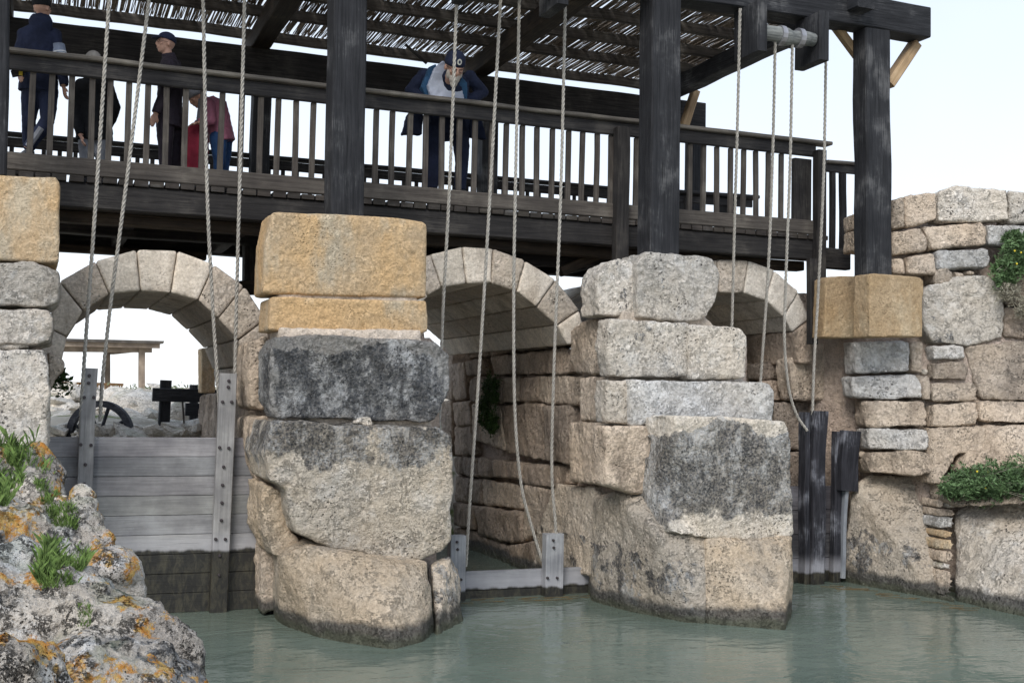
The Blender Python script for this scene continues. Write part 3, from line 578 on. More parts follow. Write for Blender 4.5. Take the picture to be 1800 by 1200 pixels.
def bmulti(par, name, items, mat, label=None):
    """several boards in one mesh (all along X): items (x0,x1,y0,y1,z0,z1); per-board tint"""
    bm = bmesh.new(); cols = []
    for it in items:
        n0 = len(bm.faces); add_box(bm, (it[0], it[2], it[4]), (it[1], it[3], it[5])); bm.faces.ensure_lookup_table()
        t = rnd.uniform(.78, 1.12); cols += [(t*rnd.uniform(.97, 1.03), t, t*rnd.uniform(.97, 1.04), 1)]*(len(bm.faces)-n0)
    bmesh.ops.recalc_face_normals(bm, faces=bm.faces)
    me = bm_mesh(bm); ca = me.color_attributes.new('tint', 'FLOAT_COLOR', 'CORNER')
    for p in me.polygons:
        for li in p.loop_indices: ca.data[li].color = cols[p.index]
    o = link_mesh(name, me, M[mat], par, label)
    bv = o.modifiers.new('bevel', 'BEVEL'); bv.width = .004; bv.segments = 1
    return o

# --- walkway ----------------------------------------------------------
XL, XR = -2.2, PY(1438, 400, 12.5).x; XC = PY(1456, 265, 12.5).x; XB = PY(1432, 300, 12.5).x
wk = thing('timber_walkway', 'dark timber footbridge with baluster railings running across above the stone arches', 'footbridge', (4.5, 14.2, 4.0))
it = []; x = XL
while x < XR: it.append((x, x+.135, 12.44, 16.3, 4.205+rnd.uniform(-.004, .004), 4.262+rnd.uniform(-.003, .003))); x += .150+(.012 if rnd.random() < .2 else 0)
bmulti(wk, 'deck_boards', it, 'deckboard')
beam(wk, 'main_beam', (XL, 12.57, 4.075), (XB, 12.57, 4.075), .2, .25, 'beam')
beam(wk, 'main_beam', (XL, 12.80, 3.90), (XB, 12.80, 3.90), .18, .12, 'beamwarm')
beam(wk, 'main_beam', (XL, 14.4, 4.06), (XR, 14.4, 4.06), .2, .27, 'beam')
beam(wk, 'main_beam', (XL, 16.1, 4.09), (XR, 16.1, 4.09), .2, .22, 'beam')
beam(wk, 'main_beam', (XL, 15.9, 3.93), (2.0, 15.9, 3.93), .16, .10, 'beamwarm')
beam(wk, 'main_beam', (XB+.05, 12.62, 4.0), (XB+.6, 12.62, 4.0), .12, .26, 'beam')
for x in np.arange(-1.6, 9, 1.25): beam(wk, 'cross_joist', (x, 12.9, 4.09), (x, 16.0, 4.09), .14, .20, 'beam')
beam(wk, 'trestle_post', PY(444, 505, 14.6), PY(444, 400, 14.6), .22, .22, 'beam')
beam(wk, 'trestle_beam', PY(420, 506, 14.4), PY(700, 506, 14.4), .2, .16, 'beamwarm')
beam(wk, 'trestle_beam', PY(900, 452, 13.3), PY(1105, 452, 13.3), .2, .22, 'beam')
beam(wk, 'brace', PY(985, 478, 13.0), PY(1100, 425, 13.0), .12, .12, 'beamwarm')
beam(wk, 'trestle_post', PY(1428, 605, 12.35), PY(1428, 455, 12.35), .10, .12, 'beam')
beam(wk, 'trestle_post', PY(1090, 470, 12.4), PY(1093, 225, 12.4), .16, .14, 'beam', up=(0, 1, 0))
beam(wk, 'trestle_post', PY(1440, 500, 12.4), PY(1441, 265, 12.4), .13, .13, 'beam', up=(0, 1, 0))
beam(wk, 'panel_post', PY(1408, 400, 12.52), PY(1409, 280, 12.52), .26, .08, 'beam', up=(0, 1, 0))
fr_ = beam(wk, 'railing', (XL, 12.5, 5.437), (XC, 12.5, 5.437), .19, .045, 'railtop', wob=.006)
fr_['label'] = 'near railing with pale flat handrail'
beam(fr_, 'rail_board', (XL, 12.5, 5.335), (XB, 12.5, 5.335), .055, .155, 'apron')
beam(fr_, 'bottom_board', (XL, 12.47, 4.355), (XB, 12.47, 4.355), .06, .175, 'rail')
bx_ = [PY(p, 240, 12.53).x for p in (53, 89, 123, 160, 191, 225, 257, 291, 324, 355, 389, 424, 457, 488, 520, 550, 602, 631, 660, 690, 720, 748, 777, 808, 835, 865, 890, 919, 944, 971, 999, 1024, 1050, 1075)]+[PY(p, 300, 12.53).x for p in (1118, 1142, 1166, 1190, 1213, 1237, 1260, 1284, 1307, 1329, 1350, 1373)]
for x in bx_:
    beam(fr_, 'baluster', (x+rnd.uniform(-.006, .006), 12.535, 4.40), (x+rnd.uniform(-.006, .006), 12.535, 5.26), .058, .045, 'rail', up=(0, 1, 0), bev=.004, wob=.003, seg=4)
rr = beam(wk, 'railing', PY(1450, 285, 12.9), PY(1540, 292, 12.9), .16, .04, 'railtop'); rr['label'] = 'short lower railing past the last tall post'
beam(rr, 'rail_board', PY(1450, 295, 12.9), PY(1540, 302, 12.9), .05, .11, 'apron')
for px in (1463, 1481): beam(rr, 'baluster', PY(px, 440, 12.92), PY(px, 300, 12.92), .10 if px == 1481 else .08, .06, 'beam', up=(0, 1, 0))
fa = beam(wk, 'railing', (XL, 16.2, 5.36), (8.0, 16.2, 5.36), .14, .05, 'beam'); fa['label'] = 'far railing seen between the near balusters'
beam(fa, 'rail_board', (XL, 16.2, 5.26), (8.0, 16.2, 5.26), .05, .12, 'beam')
beam(fa, 'bottom_board', (XL, 16.2, 4.36), (8.0, 16.2, 4.36), .05, .15, 'beam')
for i in range(54):
    x = XL+.1+i*.19; beam(fa, 'baluster', (x, 16.2, 4.43), (x, 16.2, 5.2), .055, .045, 'beam', up=(0, 1, 0), seg=2)

# --- pergola ---------------------------------------------------------
pg = thing('timber_pergola', 'tall black post pergola roofed with reed matting over the footbridge', 'pergola', (4.5, 13.5, 4.0))
def post(par, x0, x1, ytop, xb0, xb1, yb, Y, d):
    a = PY((x0+x1)/2, ytop, Y); b = PY((xb0+xb1)/2, yb, Y); w = PY(x1, ytop, Y).x-PY(x0, ytop, Y).x
    a.y = b.y = Y+d/2; beam(par, 'post', b, a, w, d, 'post', up=(0, 1, 0), bev=.018, wob=.006)
ztop = 6.60
def pxy(x, Y, z=ztop):  # pixel row at which height z shows
    lo, hi = -900, 1200
    for _ in range(40):
        mdd = (lo+hi)/2
        if PY(x, mdd, Y).z > z: lo = mdd
        else: hi = mdd
    return lo
post(pg, 590, 648, pxy(615, 11.4), 580, 641, 385, 11.4, .32)
post(pg, 1148, 1199, pxy(1170, 11.4), 1143, 1195, 452, 11.4, .32)
post(pg, 1522, 1566, pxy(1545, 11.4), 1526, 1569, 486, 11.4, .26)
post(pg, -48, 20, pxy(-10, 11.4), -56, 11, 305, 11.4, .32)
beam(pg, 'front_beam', (-3.2, 11.54, 6.785), (9.90, 11.54, 6.785), .30, .37, 'post', wob=.01)
beam(pg, 'rear_beam', (-3.2, 16.0, 6.56), (9.45, 16.0, 6.56), .28, .40, 'beam', wob=.01)
beam(pg, 'rear_beam', (-3.2, 15.93, 6.31), (9.2, 15.93, 6.31), .16, .09, 'beamwarm', label='brown runner under the rear beam')
for px, py in ((460, 130), (858, 215), (1222, 260)):
    p = PY(px, py, 16.05); beam(pg, 'rear_post', (p.x, 16.05, 4.25), (p.x, 16.05, 6.27), .24, .24, 'post', up=(0, 1, 0))
raf = []
for (a, b) in (((505, 60), (435, 130)), ((960, 80), (857, 137)), ((1440, 65), (1200, 168))):
    xm = (PY(a[0], a[1], 12.2).x)
    raf.append(xm)
rx = [2.62, 5.72, 8.80]
rx = [-0.55]+rx
for x in rx: beam(pg, 'rafter', (x, 11.2, 6.87), (x, 16.5, 6.87), .25, .25, 'beamwarm' if x < 8 else 'post', wob=.01)
for y in (11.95, 12.75, 13.55, 14.4, 15.25, 16.3):
    beam(pg, 'purlin', (-3.4, y, 7.05), (9.35+rnd.uniform(-.1, .15), y, 7.05), .07, .14, 'rail', wob=.012)
bm = bmesh.new(); x = -3.4; k = 0
while x < 9.2:
    x += rnd.choice((.010, .012, .014, .017, .022)); r_ = rnd.uniform(.0055, .0098)
    y0 = 11.72+rnd.uniform(-.05, .1); y1 = 16.42+rnd.uniform(-.1, .15); sk = rnd.uniform(-.06, .06); z0 = 7.135+rnd.uniform(-.004, .03)
    pts = [Vector((x+sk*(t-.5)*1.2+.015*math.sin(t*5+k), y0+(y1-y0)*t, z0+.012*math.sin(t*9+k*1.7)+rnd.uniform(-.003, .003))) for t in (0, .2, .4, .6, .8, 1)]
    add_loft(bm, pts, [r_]*6, 4); k += 1
link_mesh('reed_mat', bm_mesh(bm), M['reed'], pg, 'thin reed matting with bright sky gaps')
# scattered second layer of reeds
bm = bmesh.new()
for k in range(1300):
    x = rnd.uniform(-3.3, 9.1); y0 = rnd.uniform(11.8, 15); y1 = min(16.4, y0+rnd.uniform(1, 3)); sk = rnd.uniform(-.1, .1); z0 = 7.18
    add_loft(bm, [(x, y0, z0), (x+sk/2, (y0+y1)/2, z0+.01), (x+sk, y1, z0)], [.006]*3, 4)
link_mesh('reed_mat', bm_mesh(bm), M['reed'], pg)
beam(pg, 'knee_brace', PY(1560, 150, 11.62), PY(1608, 78, 11.62), .12, .16, 'fresh', up=(0, 1, 0), label='pale bare wood brace')
beam(pg, 'knee_brace', PY(1512, 105, 11.7), PY(1468, 45, 11.7), .10, .10, 'fresh', up=(0, 1, 0))
beam(pg, 'knee_brace', PY(1203, 222, 15.6), PY(1222, 160, 15.6), .12, .12, 'fresh', up=(0, 1, 0), label='pale bare wood brace')

def add_revolved(par, name, pts, mat, c):
    pass
# rope rollers: brackets + log
def winch(label, bxs, xr0, xr1, ztop_, detail=True):
    zc = ztop_
    t = thing('rope_roller', label, 'roller', ((xr0+xr1)/2, 11.2, zc), 'rope rollers under the front roof beam')
    for x in bxs: beam(t, 'bracket', (x, 11.36, zc+.30), (x, 11.36, zc-.26), .13, .5, 'post', up=(0, 1, 0), bev=.015, wob=.012)
    bm = bmesh.new(); n = 9
    pts = [Vector((xr0+(xr1-xr0)*i/n, 11.22, zc-.02+.01*math.sin(i))) for i in range(n+1)]
    add_loft(bm, pts, [.075, .085, .085, .10, .105, .08, .085, .09, .08, .075], 14, (0, 1, 0))
    o = link_mesh('log', solidify(bm_mesh(bm), .014, 1, ((.15, .02), (.05, .008))), M['roller'], t)
    for f in (.35, .7):
        bm = bmesh.new(); add_loft(bm, [(xr0+(xr1-xr0)*f-.03, 11.22, zc-.02), (xr0+(xr1-xr0)*f+.03, 11.22, zc-.02)], [.112, .112], 14, (0, 1, 0))
        link_mesh('iron_band', bm_mesh(bm), M['plug'], t)
    return t
b1x, b2x = PY(1342, 40, 11.1).x, PY(1451, 60, 11.1).x
winch('grey log rope roller between two black brackets under the right beam end', (b1x, b2x), b1x+.06, b2x-.06, PY(1395, 62, 11.2).z)
winch('rope roller at the top edge between the two middle black posts', (PY(825, 0, 11.2).x, PY(985, 0, 11.2).x), PY(832, 0, 11.2).x, PY(978, 0, 11.2).x, 6.48)
winch('rope roller above the leftmost ropes', (.35, 1.75), .41, 1.69, 6.5)
ss = thing('stay_rod', 'thin black diagonal rod behind the shoulder of the leaning man', 'rod', PY(712, 78, 14.5))
beam(ss, 'rod', PY(712, 78, 14.5), PY(750, 112, 14.5), .03, .03, 'beam', seg=2, bev=.004)

# --- ropes -------------------------------------------------------------
def catmull(P, n):
    P = [P[0]*2-P[1]]+P+[P[-1]*2-P[-2]]; out = []
    for i in range(1, len(P)-2):
        L = (P[i+1]-P[i]).length; k = max(2, int(L/n))
        for j in range(k):
            t = j/k; a, b, c_, d_ = P[i-1:i+3]
            out.append(.5*((2*b)+(c_-a)*t+(2*a-5*b+4*c_-d_)*t*t+(3*b-a-3*c_+d_)*t**3))
    out.append(P[-2]); return out
def rope(label, pts, r=.0188):
    path = catmull([Vector(p) for p in pts], .011); bm = bmesh.new()
    pit_ = .16; s_ = 0; R_ = r*.52; rs = r*.50; rings = [[], [], []]
    for i, p in enumerate(path):
        if i: s_ += (path[i]-path[i-1]).length
        t = (path[min(i+1, len(path)-1)]-path[max(0, i-1)]).normalized(); x = Vector((1, 0, 0))-t*t.x; x.normalize(); y = t.cross(x)
        for k in range(3):
            a = 2*math.pi*(s_/pit_+k/3); c_ = p+(x*math.cos(a)+y*math.sin(a))*R_
            rings[k].append([bm.verts.new(c_+(x*math.cos(q)+y*math.sin(q))*rs) for q in [j*2*math.pi/6 for j in range(6)]])
    for k in range(3):
        for i in range(len(rings[k])-1):
            for j in range(6): bm.faces.new([rings[k][i][j], rings[k][i][(j+1) % 6], rings[k][i+1][(j+1) % 6], rings[k][i+1][j]])
    o = link_mesh('rope', bm_mesh(bm), M['rope'], None, smooth=True)
    return tag(o, label, 'rope', 'lifting ropes of the sluice gates')
def RP(*q): return [PY(a, b, y) for a, b, y in q]
rope('leftmost rope, dropping to the left upright of the big grey gate', RP((196, -60, 11.9), (192, 0, 11.9), (170, 330, 11.95), (147, 650, 12.04), (141, 760, 12.08)))
rope('second rope from the left, slanting down behind the left upright of the big gate', RP((270, -60, 11.9), (262, 0, 11.9), (225, 300, 12.0), (195, 530, 12.15), (180, 670, 12.19), (176, 740, 12.2)))
rope('third rope from the left, slanting to the inner side of the right gate upright', RP((354, -60, 11.9), (357, 0, 11.9), (364, 330, 12.0), (374, 540, 12.15), (382, 660, 12.2), (387, 740, 12.21)))
rope('fourth rope from the left, hanging just right of the right gate upright', RP((430, -60, 11.9), (430, 0, 11.9), (422, 300, 11.95), (415, 560, 12.1), (412, 700, 12.2)))
rope('rope in front of the leaning man that ends behind the black crusted block', RP((806, -60, 11.7), (803, 0, 11.7), (790, 330, 11.9), (778, 560, 12.1), (772, 760, 12.16)))
rope('long rope slanting down left to the left upright of the low middle gate', RP((884, -60, 11.6), (880, 0, 11.6), (862, 330, 11.8), (843, 640, 12.0), (826, 880, 12.1), (819, 995, 12.14)))
rope('slack rope curving right to the foot of the low middle gate upright', RP((914, -60, 11.7), (913, 0, 11.7), (906, 330, 11.8), (903, 520, 11.9), (905, 720, 12.0), (916, 850, 12.1), (936, 930, 12.14), (953, 985, 12.16)))
rope('rope hanging to the top of the right upright of the low middle gate', RP((996, -60, 11.7), (994, 0, 11.7), (986, 330, 11.85), (974, 640, 11.95), (970, 820, 12.05), (976, 915, 12.08), (979, 960, 12.1)))
rope('rope left of the right hand roller, ending behind the stepped pier', RP((1301, 15, 11.35), (1296, 230, 11.6), (1291, 400, 11.9), (1286, 590, 12.16)))
rope('rope from the right hand roller ending behind the long flat grey stone', RP((1363, 60, 11.2), (1358, 280, 11.6), (1350, 480, 11.85), (1336, 680, 12.16)))
rope('slack rope from the right hand roller curving onto the black gate post', RP((1393, 70, 11.2), (1389, 280, 11.5), (1381, 500, 11.8), (1379, 600, 11.9), (1386, 680, 12.0), (1400, 728, 12.04), (1419, 757, 12.03)))
rope('rightmost rope, hanging from the bracket to the top of the black gate post', RP((1452, 95, 11.3), (1448, 300, 11.6), (1439, 500, 11.9), (1431, 640, 12.0), (1428, 730, 12.08)))

# --- sluice gates --------------------------------------------------------
def bolt(par, p, r=.016):
    bm = bmesh.new(); add_loft(bm, [p+Vector((0, .01, 0)), p+Vector((0, -.012, 0)), p+Vector((0, -.018, 0))], [r, r, r*.6], 8)
    link_mesh('bolt', bm_mesh(bm), M['bolt'], par, smooth=False)
g1 = thing('sluice_gate', 'big grey plank sluice gate with two bolted uprights under the left arch', 'gate', (1.2, 12.2, 0), 'sluice gates closing the channels')
it = []; z = 1.705
k = 0
while z > -.5:
    it.append((.02, 2.26, 12.16+rnd.uniform(0, .006), 12.24, z-.186, z)); z -= .190; k += 1
bmulti(g1, 'board_panel', it, 'gate')
for (xa, xb, yt, bolts) in ((145, 172, 647, ((157, 660), (156, 673), (148, 698), (165, 698), (142, 781), (160, 782), (150, 816), (148, 850))), (386, 416, 656, ((402, 669), (401, 680), (391, 706), (407, 706), (386, 786), (402, 787), (393, 820), (391, 852), (390, 883), (389, 914), (379, 947), (396, 947), (386, 976), (385, 1010)))):
    a = PY((xa+xb)/2, yt, 12.09); w_ = PY(xb, yt, 12.06).x-PY(xa, yt, 12.06).x; b = PY((xa+xb)/2-(.043*(1070-yt) if xa > 200 else .05*(900-yt)), 1070 if xa > 200 else 900, 12.09)
    b = a+(b-a)*1.1 if xa > 200 else a+(b-a)*1.7
    u_ = beam(g1, 'upright', b, a, w_, .09, M['gate'], up=(0, 1, 0), bev=.006, wob=.003)
    ca = u_.data.color_attributes.new('tint', 'FLOAT_COLOR', 'POINT'); ca.data.foreach_set('color', [1.0]*4*len(u_.data.vertices))
    for q in bolts:
        p = PY(q[0], q[1], 12.04); bm = bmesh.new(); add_loft(bm, [Vector((0, .012, 0)), Vector((0, -.012, 0)), Vector((0, -.018, 0))], [.016, .016, .01], 8)
        me = bm_mesh(bm); me.materials.append(M['bolt']); o = bpy.data.objects.new('bolt', me); C.objects.link(o); o.parent = u_
        pw = g1.matrix_basis @ u_.matrix_basis; o.matrix_basis = pw.inverted() @ Matrix.Translation(p)
g2 = thing('sluice_gate', 'low pale grey sluice gate barely above the water under the middle arch', 'gate', (5.0, 12.2, 0), 'sluice gates closing the channels')
bmulti(g2, 'board_panel', [(4.02, 5.92, 12.16, 12.24, .085, .283), (4.02, 5.92, 12.165, 12.24, -.11, .08), (4.02, 5.92, 12.16, 12.24, -.5, -.115)], 'gatelow')
for xa, xb, yt in ((790, 817, 940), (957, 988, 937)):
    a = PY((xa+xb)/2, yt, 12.09); w_ = PY(xb, yt, 12.06).x-PY(xa, yt, 12.06).x
    u_ = beam(g2, 'upright', (a.x, 12.09, -.4), a, w_, .12, M['gatelow'], up=(0, 1, 0), bev=.005, wob=.002)
    ca = u_.data.color_attributes.new('tint', 'FLOAT_COLOR', 'POINT'); ca.data.foreach_set('color', [1.1]*4*len(u_.data.vertices))
    for q in ((0, 12), (1, 25), (-10, 78), (7, 78)):
        p = PY((xa+xb)/2+q[0], yt+q[1], 12.02); bm = bmesh.new(); add_loft(bm, [Vector((0, .012, 0)), Vector((0, -.012, 0)), Vector((0, -.018, 0))], [.014, .014, .009], 8)
        me = bm_mesh(bm); me.materials.append(M['bolt']); o = bpy.data.objects.new('bolt', me); C.objects.link(o); o.parent = u_
        o.matrix_basis = (g2.matrix_basis @ u_.matrix_basis).inverted() @ Matrix.Translation(p)
g3 = thing('sluice_gate', 'old black rotten sluice gate with a tall split post in the right hand slot', 'gate', (8.8, 12.2, 0), 'sluice gates closing the channels')
it = []; z = 1.15
while z > -.5: it.append((8.0, 9.16, 12.16+rnd.uniform(0, .012), 12.26, z-.282, z)); z -= .288
bmulti(g3, 'board_panel', it, 'gateplank')
a, b = PY(1439, 722, 12.05), PY(1433, 1030, 12.05); beam(g3, 'upright', b+(b-a)*.2, a, .19, .14, 'gateblack', up=(0, 1, 0), wob=.02, bev=.02)
a, b = PY(1415, 724, 12.1), PY(1412, 1000, 12.1); beam(g3, 'upright', b+(b-a)*.2, a, .07, .16, 'gateblack', up=(0, 1, 0), wob=.015)
a, b = PY(1472, 758, 12.1), PY(1467, 1040, 12.1); beam(g3, 'guide_post', b, a, .11, .10, 'gateblack', up=(0, 1, 0), wob=.01)
gd = thing('gate_guide', 'black timber stub with pale worn edge beside the old black gate', 'post', PY(1490, 840, 12.0))
a, b = PY(1495, 757, 12.0), PY(1489, 862, 12.0); beam(gd, 'stub', b, a, .25, .12, 'gateblack', up=(0, 1, 0), wob=.02)
a, b = PY(1487, 830, 12.03), PY(1479, 1015, 12.05); beam(gd, 'worn_edge', b, a, .055, .10, 'paleedge', up=(0, 1, 0), wob=.01)

# ------------------------------------------------------------------ plants
def leaves(name, blobs, n, size, mat, label, cat, stems=True, group=None, seed=1, flowers=0, ferny=True):
    r = random.Random(seed); t = thing(name, label, cat, Vector(blobs[0][0]), group)
    bm = bmesh.new()
    for i in range(n):
        c, rad = r.choice(blobs)
        v = Vector((r.gauss(0, 1), r.gauss(0, 1), r.gauss(0, 1))).normalized()*(r.random()**.4)
        cl = noise.noise(Vector((v.x*2.2+seed, v.y*2.2, v.z*2.2)))
        if cl < -.12: continue
        p = Vector(c)+Vector((v.x*rad[0], v.y*rad[1], v.z*rad[2]))*(1+.6*cl)*(1 if r.random() < .9 else 1.3)
        s_ = size*r.uniform(.6, 1.4)
        for kk in range(5 if ferny else 1):
            a = Vector((r.uniform(-1, 1), r.uniform(-1, 1), r.uniform(-.5, 1))).normalized(); b = a.cross(Vector((r.uniform(-1, 1), r.uniform(-1, 1), r.uniform(-1, 1)))).normalized()
            w_ = .30 if ferny else .5
            q = [p, p+a*s_*.5+b*s_*w_*.5, p+a*s_, p+a*s_*.5-b*s_*w_*.5]
            bm.faces.new([bm.verts.new(x_) for x_ in q])
    link_mesh('foliage', bm_mesh(bm), M[mat], t)
    if stems:
        bm = bmesh.new()
        for i in range(max(8, n//60)):
            c, rad = r.choice(blobs); root = Vector(blobs[0][0])+Vector((0, .1, -.02))
            v = Vector((r.uniform(-1, 1), r.uniform(-1, 0), r.uniform(-.8, 1))); e_ = Vector(c)+Vector((v.x*rad[0], v.y*rad[1], v.z*rad[2]))
            add_loft(bm, [root, (root+e_)/2+Vector((0, -.03, .02)), e_], [.006, .004, .002], 4)
        link_mesh('stems', bm_mesh(bm), M['drystem'], t)
    if flowers:
        for i in range(flowers):
            bm = bmesh.new(); c, rad = blobs[0]; add_ball(bm, Vector(c)+Vector((r.uniform(-1, 1)*rad[0], -rad[1], r.uniform(-.5, 1)*rad[2])), .012, 6, 4)
            link_mesh('flower', bm_mesh(bm), M['flower'], t)
    return t
Yw = lambda x, y: YR(x, y)-.12
leaves('wall_shrub', [(PY(1790, 455, 10.95), (.22, .16, .22)), (PY(1765, 480, 11.05), (.14, .12, .16)), (PY(1780, 425, 11.0), (.10, .1, .12)), (PY(1830, 470, 10.9), (.25, .2, .3))], 3600, .05, 'leaf', 'green feathery shrub growing high on the right wing wall', 'shrub', flowers=7, seed=3)
leaves('dry_shrub', [(PY(1775, 515, 10.95), (.17, .10, .12)), (PY(1800, 545, 10.9), (.12, .08, .12))], 700, .035, 'drystem', 'dry greyish stems hanging under the upper wall shrub', 'shrub', seed=4)
leaves('wall_shrub', [(PY(1710, 850, 10.65), (.22, .25, .17)), (PY(1765, 846, 10.35), (.26, .28, .20)), (PY(1820, 845, 10.1), (.3, .28, .22)), (PY(1675, 862, 10.75), (.10, .15, .07))], 5200, .048, 'leaf', 'low spreading green shrub on top of the pale base boulder', 'shrub', flowers=5, seed=5)
leaves('hanging_plant', [(PX(862, 690, 5.66), (.07, .24, .20)), (PX(855, 725, 5.66), (.08, .28, .20)), (PX(865, 745, 5.66), (.06, .14, .12))], 3600, .035, 'leafdark', 'dark green plant hanging from the shaded passage wall of the middle arch', 'plant', seed=6)
leaves('fern_tuft', [(PY(112, 678, 12.6), (.09, .1, .12)), (PY(104, 662, 12.6), (.05, .05, .06))], 260, .06, 'leafdark', 'small dark leafy tuft at the left foot of the left arch', 'plant', seed=7, ferny=False)
leaves('fern_tuft', [(PX(388, 646, 2.2), (.06, .15, .06))], 160, .045, 'leafdark', 'tiny dark tuft beside the right gate upright under the left arch', 'plant', seed=8, ferny=False)

# ------------------------------------------------------------------ foreground karst rocks (left)
KD = ((.50, .17), (.20, .14), (.08, .08), (.035, .028))
def karst(label, balls, vox=.022, mat='karst', disp=KD, smooth=2):
    bm = bmesh.new()
    for px, py, Y, rx_, ry_ in balls:
        c = PY(px, py, Y); k = Y/2100/.95
        add_ball(bm, c, (rx_*k, max(rx_, ry_)*k*.9, ry_*k), 16, 10)
    o = link_mesh('boulder', solidify(bm_mesh(bm), vox, smooth, disp), M[mat])
    return tag(o, label, 'rock', 'weathered rocks on the left bank')
KR = []
KR.append(karst('largest lichen spotted rock, filling the bottom left corner', [(60, 1100, 5.3, 130, 90), (190, 1140, 5.2, 115, 80), (285, 1165, 5.1, 62, 60), (150, 1260, 4.9, 200, 130), (275, 1270, 4.9, 80, 90), (15, 1020, 5.5, 70, 62), (-60, 1150, 5.3, 120, 160), (110, 1080, 5.4, 70, 55)]))
KR.append(karst('small orange patched rock at the very bottom left', [(30, 1185, 4.2, 68, 50), (0, 1240, 4.1, 90, 90), (80, 1215, 4.2, 38, 34)], .018))
KR.append(karst('round grey boulder beside the foot of the big grey gate', [(195, 1006, 6.15, 52, 44), (208, 1045, 6.15, 40, 40)], .02, disp=((.3, .09), (.12, .05), (.04, .02))))
KR.append(karst('long lumpy rock ridge above the grassy hollow', [(15, 925, 6.9, 70, 42), (80, 950, 6.9, 60, 32), (140, 925, 6.9, 36, 45), (150, 885, 7.1, 20, 22), (60, 880, 7.3, 36, 48), (100, 915, 7.0, 40, 35), (165, 965, 6.8, 24, 28), (95, 990, 6.8, 60, 35), (-30, 960, 6.8, 70, 60)]))
KR.append(karst('rough rock sloping up to the left pier', [(55, 815, 8.6, 32, 36), (90, 830, 8.6, 18, 26), (20, 840, 8.4, 42, 50), (95, 870, 8.2, 14, 30), (-30, 850, 8.4, 60, 60), (60, 870, 8.2, 40, 40)]))
# bank of soil and stone carrying the rocks
bm = bmesh.new()
add_hull(bm, [Vector(v) for v in ((-5, 2.5, -.5), (-.55, 3.6, -.5), (-.15, 6.0, -.5), (.1, 10.9, -.5), (-5, 11, -.5), (-5, 2.5, 1.5), (-1.1, 4.0, .75), (-.75, 6.2, .55), (-.5, 8.3, .9), (-.25, 10.8, 1.1), (-5, 11, 2.0))])
bank = link_mesh('left_bank', solidify(bm_mesh(bm), .06, 3, ((.5, .15), (.15, .06))), M['rubble']); tag(bank, 'soil and stone bank rising on the left side of the pool', 'bank', kind='structure')
KR.append(bank)
bvh = []
dg = bpy.context.evaluated_depsgraph_get()
for o in KR:
    v = [o.location+x_.co for x_ in o.data.vertices]; bvh.append(BVHTree.FromPolygons(v, [p.vertices[:] for p in o.data.polygons]))
def hit(px, py):
    d = Vector(ray(px, py)).normalized(); best = None
    for b in bvh:
        h_ = b.ray_cast(Vector(EYE), d)
        if h_[0] and (best is None or h_[3] < best[3]): best = h_
    return best
bm = bmesh.new(); r = random.Random(21)
REG = [([(0, 760), (25, 765), (38, 820), (40, 850), (10, 890), (-20, 890)], 4200, .055), ([(62, 850), (80, 848), (110, 870), (140, 900), (135, 928), (95, 925), (75, 890)], 2600, .028), ([(85, 955), (150, 955), (160, 975), (135, 1025), (75, 1035), (60, 1010)], 4200, .030), ([(135, 1055), (160, 1055), (162, 1100), (140, 1105)], 500, .012),
       ([(250, 1170), (265, 1170), (265, 1185), (252, 1185)], 60, .02), ([(0, 745), (60, 770), (100, 840), (110, 850), (70, 830), (10, 790)], 350, .06)]
def inside(p, poly):
    c_ = False; j = len(poly)-1
    for i in range(len(poly)):
        if (poly[i][1] > p[1]) != (poly[j][1] > p[1]) and p[0] < (poly[j][0]-poly[i][0])*(p[1]-poly[i][1])/(poly[j][1]-poly[i][1])+poly[i][0]: c_ = not c_
        j = i
    return c_
for poly, n, hgt in REG:
    x0, x1 = min(p[0] for p in poly), max(p[0] for p in poly); y0, y1 = min(p[1] for p in poly), max(p[1] for p in poly)
    k = 0; tries = 0
    while k < n and tries < n*6:
        tries += 1; q = (r.uniform(x0, x1), r.uniform(y0, y1))
        if not inside(q, poly): continue
        h_ = hit(*q)
        if not h_: continue
        p = h_[0]-Vector((0, 0, .01)); nn_ = noise.noise(p*9)+.5*noise.noise(p*23)
        if nn_ < -.08 and r.random() < .9: k += 1; continue
        H_ = hgt*(r.uniform(.3, 1.0) if r.random() < .85 else r.uniform(1.2, 2.2))*(1+nn_); a = r.uniform(0, 6.28); lean = Vector((math.cos(a), math.sin(a), 0))*H_*r.uniform(.1, .7)
        wv = Vector((math.sin(a), -math.cos(a), 0))*r.uniform(.0008, .0018)
        v = [bm.verts.new(x_) for x_ in (p-wv, p+wv, p+wv*.8+lean*.35+Vector((0, 0, H_*.6)), p+lean+Vector((0, 0, H_*.9)), p-wv*.8+lean*.35+Vector((0, 0, H_*.6)))]
        bm.faces.new(v); k += 1
gr = link_mesh('grass', bm_mesh(bm), M['grass']); tag(gr, 'fresh green grass tufts growing between the left bank rocks', 'grass', kind='stuff')
# floating straw
bm = bmesh.new()
for i in range(44):
    if i % 2: px, py = rnd.uniform(815, 1035), 0; p = PZ(px, 1052+(930-px)*.03+rnd.uniform(-5, 5)); 
    else: t_ = rnd.random(); p = PZ(1450+t_*260, 1027+t_*45+rnd.uniform(-3, 4))
    p.z = .006; a = rnd.gauss(0, .18)+(-.0 if i % 2 else -.6); L = rnd.uniform(.08, .3); d = Vector((math.cos(a), math.sin(a), 0))*L/2
    add_loft(bm, [p-d, p+d], [.0025, .0025], 4)
st = link_mesh('floating_straw', bm_mesh(bm), M['straw']); tag(st, 'brown straw floating along the gates and right wall', 'straw', kind='stuff')

